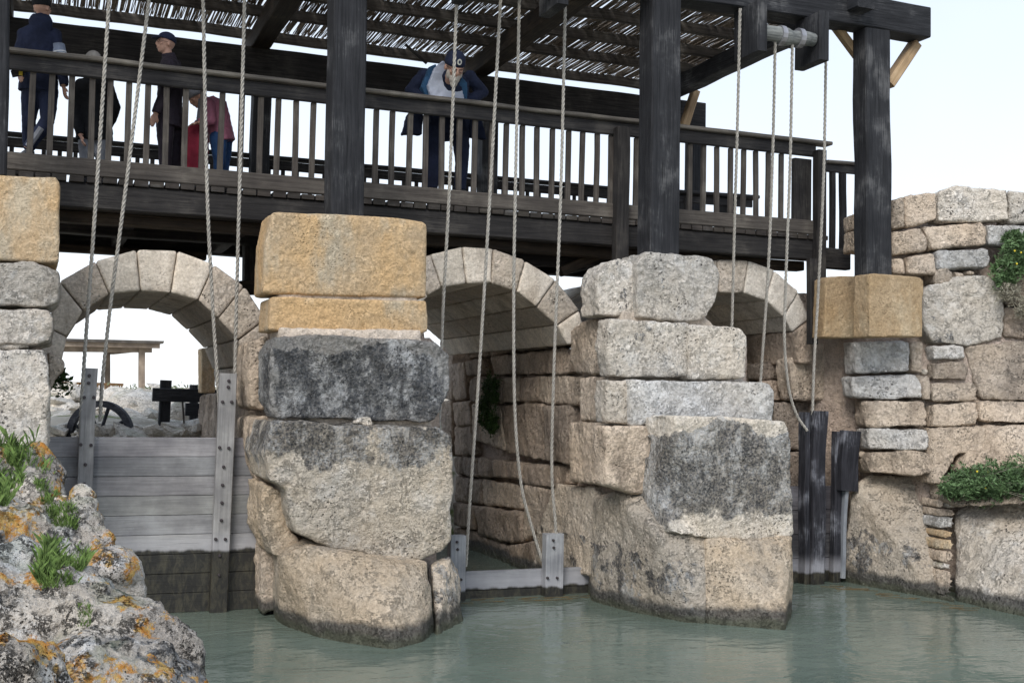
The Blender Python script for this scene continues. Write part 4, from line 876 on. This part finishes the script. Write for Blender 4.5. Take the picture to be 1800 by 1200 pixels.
# ------------------------------------------------------------------ far side seen through the left arch
bm = bmesh.new(); r = random.Random(5)
sh = []
def rocks(label, name, specs, mat='whiterubble', vox=.05, disp=((.6, .25), (.22, .12), (.08, .05))):
    bm = bmesh.new()
    for px, py, Y, rx_, ry_ in specs:
        k = Y/2100/.95; add_ball(bm, PY(px, py, Y), (rx_*k, rx_*k, ry_*k), 14, 9)
    return tag(link_mesh(name, solidify(bm_mesh(bm), vox, 1, disp), M[mat]), label, 'rock')
rocks('pale broken rock outcrop behind the cart wheel', 'rock_outcrop', [(225, 755, 19.6, 46, 32), (130, 760, 19.3, 45, 34), (240, 745, 21, 60, 58), (205, 720, 22, 40, 40), (285, 750, 21, 40, 60), (315, 765, 20.5, 35, 55), (140, 725, 23, 50, 40), (110, 760, 22, 50, 50), (345, 775, 20, 30, 40)])
rocks('round flat millstone like slab behind the top of the big grey gate', 'stone_slab', [(195, 765, 18.6, 52, 22)], 'whiterubble', .03, ((.2, .05), (.08, .03)))
rocks('low pale rock beside the black timber frame', 'rock_outcrop', [(315, 745, 19.5, 22, 40), (340, 770, 19, 22, 25)], 'rubble', .03, ((.2, .08), (.08, .04)))
# loose pale rubble over the outcrop
bm = bmesh.new(); r = random.Random(31)
for i in range(420):
    y = r.uniform(17.6, 24); px = r.uniform(100, 375); t_ = (y-17.6)/6.4
    p = PY(px, 768-t_*78+r.uniform(-12, 10), y); s_ = r.choice((.06, .09, .14, .22))*r.uniform(.6, 1.2)
    R_ = Matrix.Rotation(r.uniform(0, 6), 3, 'Z') @ Matrix.Rotation(r.uniform(-.5, .5), 3, 'X')
    pts = [p+R_ @ Vector((r.uniform(-1, 1)*s_*1.3, r.uniform(-1, 1)*s_, r.uniform(-.55, .55)*s_)) for _ in range(14)]
    add_hull(bm, pts)
rb = link_mesh('rubble', bm_mesh(bm), M['whiterubble']); tag(rb, 'loose pale rubble strewn over the ground behind the left arch', 'rubble', kind='stuff')
# wheel
wy = 18.0; wc = PY(176, 762, wy); wh = thing('cart_wheel', 'old blackened spoked wheel half sunk behind the big grey gate', 'wheel', wc)
def ring_mesh(R0, R1, y0, y1, n=40):
    bm = bmesh.new(); v = []
    for i in range(n):
        a = 2*math.pi*i/n; c_, s_ = math.cos(a), math.sin(a)
        v.append([bm.verts.new((R*c_, y, R*s_)) for R, y in ((R0, y0), (R1, y0), (R1, y1), (R0, y1))])
    for i in range(n):
        a, b = v[i], v[(i+1) % n]
        for k in range(4): bm.faces.new([a[k], a[(k+1) % 4], b[(k+1) % 4], b[k]])
    return bm_mesh(bm)
rad = .47
rotw = Matrix.Rotation(math.radians(-22), 4, 'Z')
def wpart(name, me, mat):
    me.transform(rotw); me.materials.append(M[mat]); o = bpy.data.objects.new(name, me); C.objects.link(o); o.parent = wh; return o
wpart('rim', ring_mesh(rad-.09, rad, -.06, .06), 'wheel')
bm = bmesh.new(); add_loft(bm, [(0, -.12, 0), (0, .12, 0)], [.09, .09], 12); wpart('hub', bm_mesh(bm), 'wheel')
for i in range(8):
    a = i*math.pi/4+.5; bm = bmesh.new(); add_loft(bm, [(.08*math.cos(a), 0, .08*math.sin(a)), ((rad-.08)*math.cos(a), 0, (rad-.08)*math.sin(a))], [.022, .028], 6, (0, 1, 0)); wpart('spoke', bm_mesh(bm), 'wheel')
# black timber frame
Yf = 18.5
fm = thing('hoist_frame', 'black squared timber frame standing behind the left arch', 'frame', PY(288, 780, Yf))
beam(fm, 'post', PY(285, 800, Yf), PY(292, 668, Yf), .16, .16, 'post', up=(0, 1, 0))
beam(fm, 'crossbeam', PY(268, 693, Yf-.12), PY(395, 697, Yf-.12), .12, .20, 'post')
beam(fm, 'post', PY(340, 740, Yf+.6), PY(341, 676, Yf+.6), .12, .12, 'post', up=(0, 1, 0))
beam(fm, 'crossbeam', PY(326, 719, Yf+.6), PY(380, 721, Yf+.6), .12, .2, 'post')
beam(fm, 'iron_rod', PY(325, 768, Yf-.12), PY(321, 705, Yf-.12), .025, .025, 'rail', up=(0, 1, 0), seg=2, bev=.004)
# shelter far behind
Ys = 46
sf = thing('picnic_shelter', 'far open wooden shelter with a flat roof seen through the left arch', 'shelter', PY(200, 700, Ys))
a, b = PY(60, 594, Ys), PY(284, 600, Ys)
bm = bmesh.new(); add_prism(bm, [PY(40, 593, Ys), PY(289, 599, Ys), PY(287, 604, Ys), PY(40, 598, Ys)], (0, 4, .1)); link_mesh('roof', bm_mesh(bm), M['rail'], sf)
beam(sf, 'fascia', PY(40, 602, Ys+.2), PY(281, 607, Ys+.2), .1, .22, 'shelter')
beam(sf, 'beam', PY(60, 612, Ys+.6), PY(267, 614, Ys+.6), .15, .24, 'shelter')
beam(sf, 'beam', PY(196, 618, Ys+3.6), PY(262, 611, Ys+.6), .15, .22, 'shelter')
beam(sf, 'post', PY(249, 702, Ys+.6), PY(249, 610, Ys+.6), .23, .23, 'shelter', up=(0, 1, 0))
beam(sf, 'post', PY(189, 690, Ys+3.6), PY(189, 612, Ys+3.6), .2, .2, 'shelter', up=(0, 1, 0))
ff = thing('wooden_fence', 'orange brown slatted fence under the far shelter', 'fence', PY(150, 692, Ys+2))
beam(ff, 'top_rail', PY(90, 672, Ys+2), PY(217, 676, Ys+2), .12, .10, 'orangewood')
it_ = [PY(92+i*4.2, 685, Ys+2) for i in range(30)]
for p in it_: beam(ff, 'slat', (p.x, p.y, p.z-.30), (p.x, p.y, p.z+.18), .055, .05, 'orangewood', up=(0, 1, 0), seg=1, bev=.004)
# scrub on the horizon
bm = bmesh.new(); r = random.Random(9)
for i in range(9000):
    x = r.uniform(-6, 26); y = r.uniform(38, 60); hmax = .55+.5*noise.noise(Vector((x*.35, y*.2, 1)))+.25*noise.noise(Vector((x*1.6, y*.9, 4)))
    z = 1.55+max(.05, hmax)*r.random()**.7*1.2
    s_ = r.uniform(.06, .16); a = Vector((r.uniform(-1, 1), r.uniform(-1, 1), r.uniform(0, 1.2))).normalized(); b = a.cross(Vector((r.random(), r.random(), .3))).normalized(); p = Vector((x, y, z))
    bm.faces.new([bm.verts.new(q) for q in (p, p+a*s_+b*s_*.3, p+a*s_*1.8, p+a*s_-b*s_*.3)])
sc_ = link_mesh('scrub', bm_mesh(bm), M['shrub']); tag(sc_, 'grey green scrub along the horizon behind the left arch', 'scrub', kind='stuff')
# bench on the deck
bn = thing('wooden_bench', 'dark wooden bench on the deck behind the right part of the near railing', 'bench', PY(1255, 385, 15.2))
a, b = PY(1180, 340, 15.2), PY(1322, 350, 15.2); beam(bn, 'seat', a, b, .42, .05, 'apron')
beam(bn, 'apron', a+Vector((.05, -.12, -.09)), b+Vector((-.08, -.12, -.09)), .04, .12, 'apron')
for px in (1200, 1278): p = PY(px, 345, 15.2); beam(bn, 'leg', (p.x, p.y, 4.27), (p.x, p.y, p.z-.03), .12, .32, 'beam', up=(0, 1, 0))
stp = thing('wooden_step', 'dark wooden step under the striding man at the left', 'step', (-.3, 13.1, 4.27))
bm = bmesh.new(); add_box(bm, (-1.6, 12.7, 4.27), (.12, 13.7, 4.47)); link_mesh('tread', bm_mesh(bm), M['beam'], stp)

# ------------------------------------------------------------------ people
def vox(bm, v=.009, sm=2, disp=()):
    bmesh.ops.recalc_face_normals(bm, faces=bm.faces); return solidify(bm_mesh(bm), v, sm, disp)
def headgeo(bm, c, fw, up, k=1.0):
    """head with brow, nose, chin and ears; fw = look direction, up = head up"""
    fw = Vector(fw).normalized(); up = Vector(up); up = (up-fw*up.dot(fw)).normalized(); rt = fw.cross(up)
    R = Matrix((rt, fw, up)).transposed()
    def b(off, r): add_ball(bm, c+R @ (Vector(off)*k), tuple(x*k for x in r), 14, 9, R)
    b((0, -.012, .02), (.076, .094, .094)); b((0, .022, -.045), (.060, .066, .062)); b((0, .050, -.088), (.032, .030, .024))
    b((0, .095, -.020), (.014, .020, .030)); b((0, .084, .016), (.050, .014, .010)); b((0, .084, -.060), (.026, .012, .012))
    for s_ in (-1, 1):
        b((s_*.078, -.008, -.015), (.011, .020, .032)); b((s_*.036, .066, -.022), (.026, .02, .02))
    return R
def hand(bm, w, d, side, k=1.0, curl=.5):
    """palm and five separate bent fingers from wrist w along direction d"""
    d = Vector(d).normalized(); s_ = Vector(side); s_ = (s_-d*s_.dot(d)).normalized(); n = d.cross(s_)
    add_loft(bm, [w, w+d*.045*k, w+d*.088*k], [(.026*k, .018*k), (.040*k, .015*k), (.038*k, .013*k)], 8, s_)
    for i, (o, L) in enumerate(((-.030, .068), (-.010, .078), (.010, .074), (.029, .058))):
        a = w+d*.082*k+s_*o*k; b = a+d*L*.5*k+n*L*.25*curl*k; c_ = b+d*L*.35*k+n*L*.55*curl*k
        add_loft(bm, [a, b, c_], [.0088*k, .008*k, .0066*k], 6)
    a = w+d*.03*k-s_*.030*k; add_loft(bm, [a, a-s_*.022*k+d*.03*k+n*.01*k, a-s_*.022*k+d*.062*k+n*.02*k], [.011*k, .0095*k, .0075*k], 6)
def person(label, J, fw, sh, k, mats, look, hup=(0, 0, 1), torso=(.165, .105), curl=.5, hk=1.0):
    """J: world joints. fw body forward, sh shoulder axis (towards the right-hand joints)"""
    base = (J['aL']+J['aR'])/2; base.z -= .08*k
    t = thing('person', label, 'person', base)
    F_, S_ = Vector(fw).normalized(), Vector(sh).normalized()
    T = [J['pelvis'], (J['pelvis']+J['chest'])/2, J['chest'], J['chest']*.35+J['neck']*.65, J['neck']]
    def tors(bm, g): add_loft(bm, T, [((torso[0]+g)*k, (torso[1]+g)*k), ((torso[0]-.012+g)*k, (torso[1]-.004+g)*k), ((torso[0]+.012+g)*k, (torso[1]+.008+g)*k), ((torso[0]-.01+g*.8)*k, (torso[1]-.02+g*.6)*k), ((.058+g*.3)*k, (.056+g*.3)*k)], 16, S_)
    def arm(bm, s_, g, cuff=1.0):
        a, e_, w_ = J['s'+s_], J['e'+s_], J['w'+s_]; w2 = e_+(w_-e_)*cuff
        add_ball(bm, a, (.062+g)*k, 10, 7); add_loft(bm, [a, (a+e_)/2, e_], [(.055+g)*k, (.050+g)*k, (.042+g)*k], 10); add_ball(bm, e_, (.042+g)*k, 10, 7); add_loft(bm, [e_, (e_+w2)/2, w2], [(.042+g)*k, (.038+g)*k, (.030+g)*k], 10)
    def leg(bm, s_, g, end=1.0):
        a, e_, w_ = J['h'+s_], J['k'+s_], J['a'+s_]; w2 = e_+(w_-e_)*end
        add_ball(bm, a, (.092+g)*k, 10, 7); add_loft(bm, [a, (a+e_)/2, e_], [(.092+g)*k, (.076+g)*k, (.058+g)*k], 12); add_ball(bm, e_, (.058+g)*k, 10, 7)
        add_loft(bm, [e_, e_*.6+w2*.4, w2], [(.058+g)*k, (.056+g)*k, (.042+g*1.3)*k], 12)
    bm = bmesh.new(); tors(bm, 0)
    for s_ in 'LR': arm(bm, s_, 0); leg(bm, s_, 0)
    add_loft(bm, [J['neck']-Vector((0, 0, .03)), J['head']-Vector((0, 0, .03))], [.056*k, .052*k], 10)
    R = headgeo(bm, J['head'], look, hup, k*hk)
    for s_ in 'LR':
        d = J.get('d'+s_, J['w'+s_]-J['e'+s_]); hand(bm, J['w'+s_], d, F_ if abs(Vector(d).normalized().dot(F_)) < .8 else S_, k, curl)
    body = link_mesh('body', vox(bm, .008, 2), M['skin'], t)
    bm = bmesh.new(); tors(bm, .030)
    for s_ in 'LR': arm(bm, s_, .018, .97)
    tail = J['pelvis']+(J['pelvis']-J['chest']).normalized()*.10*k; add_loft(bm, [J['pelvis'], tail], [((torso[0]+.03)*k, (torso[1]+.035)*k), ((torso[0]+.035)*k, (torso[1]+.035)*k)], 16, S_)
    add_loft(bm, [J['neck']-(J['head']-J['neck'])*.3, J['neck']+(J['head']-J['neck'])*.25], [.082*k, .070*k], 12)
    jk = link_mesh('jacket', vox(bm, .010, 1, ((.14, .035), (.05, .014))), M[mats['jacket']], t)
    bm = bmesh.new(); add_loft(bm, [J['pelvis']+(J['chest']-J['pelvis'])*.15, (J['hL']+J['hR'])/2-Vector((0, 0, .04))], [((torso[0]-.0)*k, (torso[1]+.012)*k), ((torso[0])*k, (torso[1]+.01)*k)], 14, S_)
    for s_ in 'LR': leg(bm, s_, .014, .98)
    link_mesh('trousers', vox(bm, .010, 1, ((.14, .03), (.05, .012))), M[mats['trousers']], t)
    for s_ in 'LR':
        bm = bmesh.new(); p = J['a'+s_]-Vector((0, 0, .045*k)); ff_ = J.get('foot', F_)
        add_loft(bm, [p-ff_*.07*k, p+ff_*.02*k, p+ff_*.12*k, p+ff_*.17*k], [.038*k, .045*k, .040*k, .022*k], 10); link_mesh('shoe', vox(bm, .012, 1), M['shoe'], t)
    return t, R, J, k
def cap(t, R, c, k, mat, brim=True, emblem=False, beanie=False):
    bm = bmesh.new(); add_ball(bm, c+R @ Vector((0, -.012, .045))*k, (.090*k, .106*k, .088*k if not beanie else .10*k), 18, 10, R)
    # keep the upper part only
    n = (R @ Vector((0, -.18 if not beanie else -.1, 1))).normalized(); o_ = c+R @ Vector((0, 0, .030 if not beanie else .015))*k
    bmesh.ops.bisect_plane(bm, geom=bm.verts[:]+bm.edges[:]+bm.faces[:], plane_co=o_, plane_no=n, clear_inner=True)
    es = [e_ for e_ in bm.edges if e_.is_boundary]
    if es: bmesh.ops.holes_fill(bm, edges=es)
    o = link_mesh('cap', bm_mesh(bm), M[mat], t, smooth=True)
    if brim:
        bm = bmesh.new(); pts = []
        for i in range(9):
            a = math.pi*(i/8); pts.append(c+R @ Vector((.078*math.cos(a), .075+.085*math.sin(a), .040-.012*math.sin(a)))*k)
        add_prism(bm, pts, R @ Vector((0, 0, .010))*k); bmesh.ops.recalc_face_normals(bm, faces=bm.faces); link_mesh('brim', bm_mesh(bm), M[mat], o)
    if emblem:
        bm = bmesh.new(); p = c+R @ Vector((0, .092, .078))*k; q = R @ Vector((0, 1, .25)).normalized(); add_loft(bm, [p-q*.006, p+q*.006], [(.020*k, .026*k)]*2, 14, R @ Vector((1, 0, 0))); link_mesh('badge', bm_mesh(bm), M['emblem'], o)
        bm = bmesh.new(); add_loft(bm, [p+q*.006, p+q*.009], [(.009*k, .014*k)]*2, 10, R @ Vector((1, 0, 0))); link_mesh('badge_mark', bm_mesh(bm), M['navy'], o)
def glasses(t, R, c, k):
    bm = bmesh.new()
    for s_ in (-1, 1):
        n = 14; ctr = Vector((s_*.032, .098, .002)); pts = [c+R @ (ctr+Vector((.024*math.cos(2*math.pi*i/n), 0, .017*math.sin(2*math.pi*i/n))))*k for i in range(n+1)]
        add_loft(bm, pts, [.0022*k]*(n+1), 4, R @ Vector((0, 1, 0))); add_loft(bm, [c+R @ Vector((s_*.056, .096, .004))*k, c+R @ Vector((s_*.080, 0, .002))*k], [.0022*k]*2, 4)
    add_loft(bm, [c+R @ Vector((-.010, .10, .004))*k, c+R @ Vector((.010, .10, .004))*k], [.0022*k]*2, 4)
    link_mesh('glasses', bm_mesh(bm), M['glass'], t)
q = lambda x, y, Y: PY(x, y, Y)
# striding man, far left
J = dict(head=q(74, 14, 12.95), neck=q(72, 40, 12.95), chest=q(70, 85, 12.95), pelvis=q(68, 146, 12.95), sL=q(44, 62, 12.95), eL=q(32, 112, 12.85), wL=q(34, 128, 12.72), sR=q(95, 62, 12.95), eR=q(107, 112, 12.9), wR=q(112, 152, 12.85),
         hL=q(56, 158, 12.95), kL=q(50, 210, 13.0), aL=q(52, 262, 13.25), hR=q(84, 158, 12.95), kR=q(84, 212, 12.9), aR=q(48, 262, 12.95))
t, R, J, k = person('person in navy hooded top with pale sleeve band striding at the far left', J, (-.3, 1, 0), (1, .2, 0), .98, dict(jacket='navy', trousers='navy'), (.6, .8, .05))
cap(t, R, J['head'], k, 'black', False, beanie=True)
bm = bmesh.new(); a, b = J['sR']*.62+J['eR']*.38, J['sR']*.05+J['eR']*.95; add_loft(bm, [a, b], [.083*k, .076*k], 14); link_mesh('sleeve_band', bm_mesh(bm), M['sleeve'], t, smooth=False)
bm = bmesh.new(); 
for f in (.45, .58): p_ = a*(1-f)+b*f; add_loft(bm, [p_, p_+(b-a).normalized()*.012], [.084*k]*2, 14)
link_mesh('sleeve_stripe', bm_mesh(bm), M['white'], t)
bm = bmesh.new(); add_loft(bm, [J['neck']+Vector((0, -.04, -.10)), J['neck']+Vector((0, -.06, 0)), J['neck']+Vector((0, -.03, .06))], [(.11, .05), (.12, .07), (.09, .05)], 12); link_mesh('hood', vox(bm, .012, 2, ((.1, .02),)), M['navy'], t)
bm = bmesh.new(); add_loft(bm, [J['kR']*.7+J['aR']*.3+Vector((0, -.05, 0)), J['kR']*.05+J['aR']*.95+Vector((0, -.05, 0))], [(.035, .03)]*2, 8); link_mesh('trouser_stripe', bm_mesh(bm), M['greycloth'], t)
ph = thing('phone', 'small phone in a yellow case held by the striding man', 'phone', q(30, 128, 12.62)); beam(ph, 'case', q(20, 130, 12.62), q(42, 126, 12.62), .015, .07, 'apron', seg=1, bev=.003); bm = bmesh.new(); add_box(bm, q(33, 132, 12.60), q(40, 124, 12.61)+Vector((0, .02, 0))); link_mesh('back', bm_mesh(bm), M['yellow'], ph)
# person in black
J = dict(head=q(163, 112, 12.95), neck=q(163, 133, 12.95), chest=q(165, 175, 12.95), pelvis=q(166, 232, 12.95), sL=q(143, 150, 12.95), eL=q(132, 200, 12.9), wL=q(142, 238, 12.8), sR=q(187, 150, 12.95), eR=q(203, 190, 12.95), wR=q(190, 225, 13.1),
         hL=q(154, 240, 12.95), kL=q(152, 282, 12.93), aL=q(150, 312, 12.95), hR=q(180, 240, 12.95), kR=q(181, 282, 12.93), aR=q(181, 312, 12.95))
t, R, J, k = person('person in a black jacket and pale grey trousers standing with their back to us', J, (0, 1, 0), (1, 0, 0), .92, dict(jacket='black', trousers='greycloth'), (-.2, 1, 0))
cap(t, R, J['head'], k, 'hair', False, beanie=True)
# man in cap, profile to the left
J = dict(head=q(291, 77, 12.9), neck=q(297, 100, 12.9), chest=q(300, 140, 12.9), pelvis=q(298, 210, 12.9), sL=q(297, 116, 12.72), eL=q(289, 165, 12.7), wL=q(274, 200, 12.68), sR=q(306, 116, 13.08), eR=q(310, 165, 13.1), wR=q(300, 205, 13.1),
         hL=q(291, 215, 12.83), kL=q(290, 265, 12.83), aL=q(291, 305, 12.85), hR=q(307, 215, 13.0), kR=q(308, 265, 13.0), aR=q(310, 305, 13.0))
t, R, J, k = person('person in a dark cap and glasses, facing left in a plum black jacket', J, (-1, -.15, 0), (.1, 1, 0), .96, dict(jacket='plum', trousers='plum'), (-1, -.35, .05), curl=.5)
cap(t, R, J['head'], k, 'navy'); glasses(t, R, J['head'], k)
# woman in pink, bent forward
J = dict(head=q(346, 172, 12.9), neck=q(360, 180, 12.9), chest=q(378, 190, 12.9), pelvis=q(388, 236, 12.9), sL=q(366, 183, 12.74), eL=q(372, 212, 12.70), wL=q(350, 216, 12.68), sR=q(368, 186, 13.05), eR=q(368, 214, 13.05), wR=q(345, 218, 12.95),
         hL=q(384, 243, 12.82), kL=q(386, 280, 12.82), aL=q(384, 308, 12.85), hR=q(394, 243, 13.0), kR=q(394, 280, 13.0), aR=q(392, 308, 13.0))
t, R, J, k = person('person in a pink quilted jacket and blue jeans, bending over a dark red bag', J, (-1, -.1, 0), (.1, 1, 0), .9, dict(jacket='pink', trousers='jeans'), (-1, -.3, -.7), hup=(-.6, 0, 1), torso=(.155, .12))
cap(t, R, J['head'], k, 'greycloth', False, beanie=True)
bm = bmesh.new(); add_loft(bm, [J['neck']+Vector((-.03, -.05, .02)), J['chest']+Vector((-.14, -.06, -.05)), J['chest']+Vector((-.17, -.06, -.25))], [(.05, .04), (.05, .035), (.035, .025)], 10); link_mesh('scarf', vox(bm, .012, 1, ((.06, .02),)), M['greycloth'], t)
bg = thing('bag', 'dark red cloth bag held by the bending person in pink', 'bag', q(345, 300, 12.8))
bm = bmesh.new(); add_loft(bm, [q(352, 216, 12.8), q(346, 232, 12.8), q(344, 262, 12.8), q(346, 300, 12.8)], [(.05, .04), (.12, .08), (.135, .10), (.12, .09)], 14); link_mesh('sack', vox(bm, .012, 2, ((.12, .03), (.04, .01))), M['red'], bg)
# man leaning over the rail
J = dict(head=q(799, 117, 12.22), neck=q(789, 136, 12.46), chest=q(785, 160, 12.72), pelvis=q(790, 218, 13.08), sL=q(826, 138, 12.66), eL=q(849, 163, 12.72), wL=q(812, 183, 12.60), sR=q(746, 134, 12.66), eR=q(722, 160, 12.72), wR=q(750, 176, 12.60),
         hL=q(808, 226, 13.08), kL=q(812, 285, 13.02), aL=q(808, 335, 13.05), hR=q(766, 226, 13.08), kR=q(762, 285, 13.02), aR=q(760, 332, 13.05))
t, R, J, k = person('bearded person in dark cap and navy coat leaning over the railing', J, (0, -1, 0), (-1, 0, 0), 1.12, dict(jacket='navy', trousers='navy'), (.05, -1, -.75), hup=(0, -.6, 1), torso=(.19, .13), hk=1.12)
k = k*1.12; cap(t, R, J['head'], k, 'navy', False, emblem=True, beanie=True); glasses(t, R, J['head'], k)
hc = J['head']
bm = bmesh.new()
add_ball(bm, hc+R @ Vector((0, .062, -.085))*k, (.050*k, .042*k, .052*k), 12, 8, R); add_ball(bm, hc+R @ Vector((0, .070, -.125))*k, (.034*k, .032*k, .042*k), 12, 8, R)
for s_ in (-1, 1): add_ball(bm, hc+R @ Vector((s_*.052, .030, -.060))*k, (.022*k, .034*k, .042*k), 10, 7, R)
link_mesh('beard', vox(bm, .007, 1, ((.03, .012),)), M['beard'], t)
def patch(name, pts, Y0, Y1, mat):   # garment front following the leaning chest
    bm = bmesh.new(); yy = [p[1] for p in pts]; a0, a1 = min(yy), max(yy)
    w3 = [PY(p[0], p[1], Y0+(Y1-Y0)*(p[1]-a0)/(a1-a0)) for p in pts]; add_prism(bm, w3, (0, .10, 0)); link_mesh(name, vox(bm, .010, 2, ((.09, .03), (.04, .01))), M[mat], t)
patch('shirt', [(765, 118), (780, 106), (790, 122), (808, 136), (818, 180), (760, 180), (752, 150)], 12.40, 12.52, 'shirt')
patch('vest', [(812, 134), (822, 145), (822, 182), (797, 182), (800, 160)], 12.43, 12.54, 'vest')
patch('vest', [(757, 116), (768, 112), (764, 130), (755, 152), (763, 176), (752, 176), (741, 152)], 12.46, 12.56, 'vest')
patch('coat_tail', [(718, 200), (745, 190), (742, 236), (708, 236)], 12.95, 13.0, 'navy')
patch('coat_tail', [(820, 196), (845, 200), (856, 245), (828, 240)], 12.95, 13.0, 'navy')
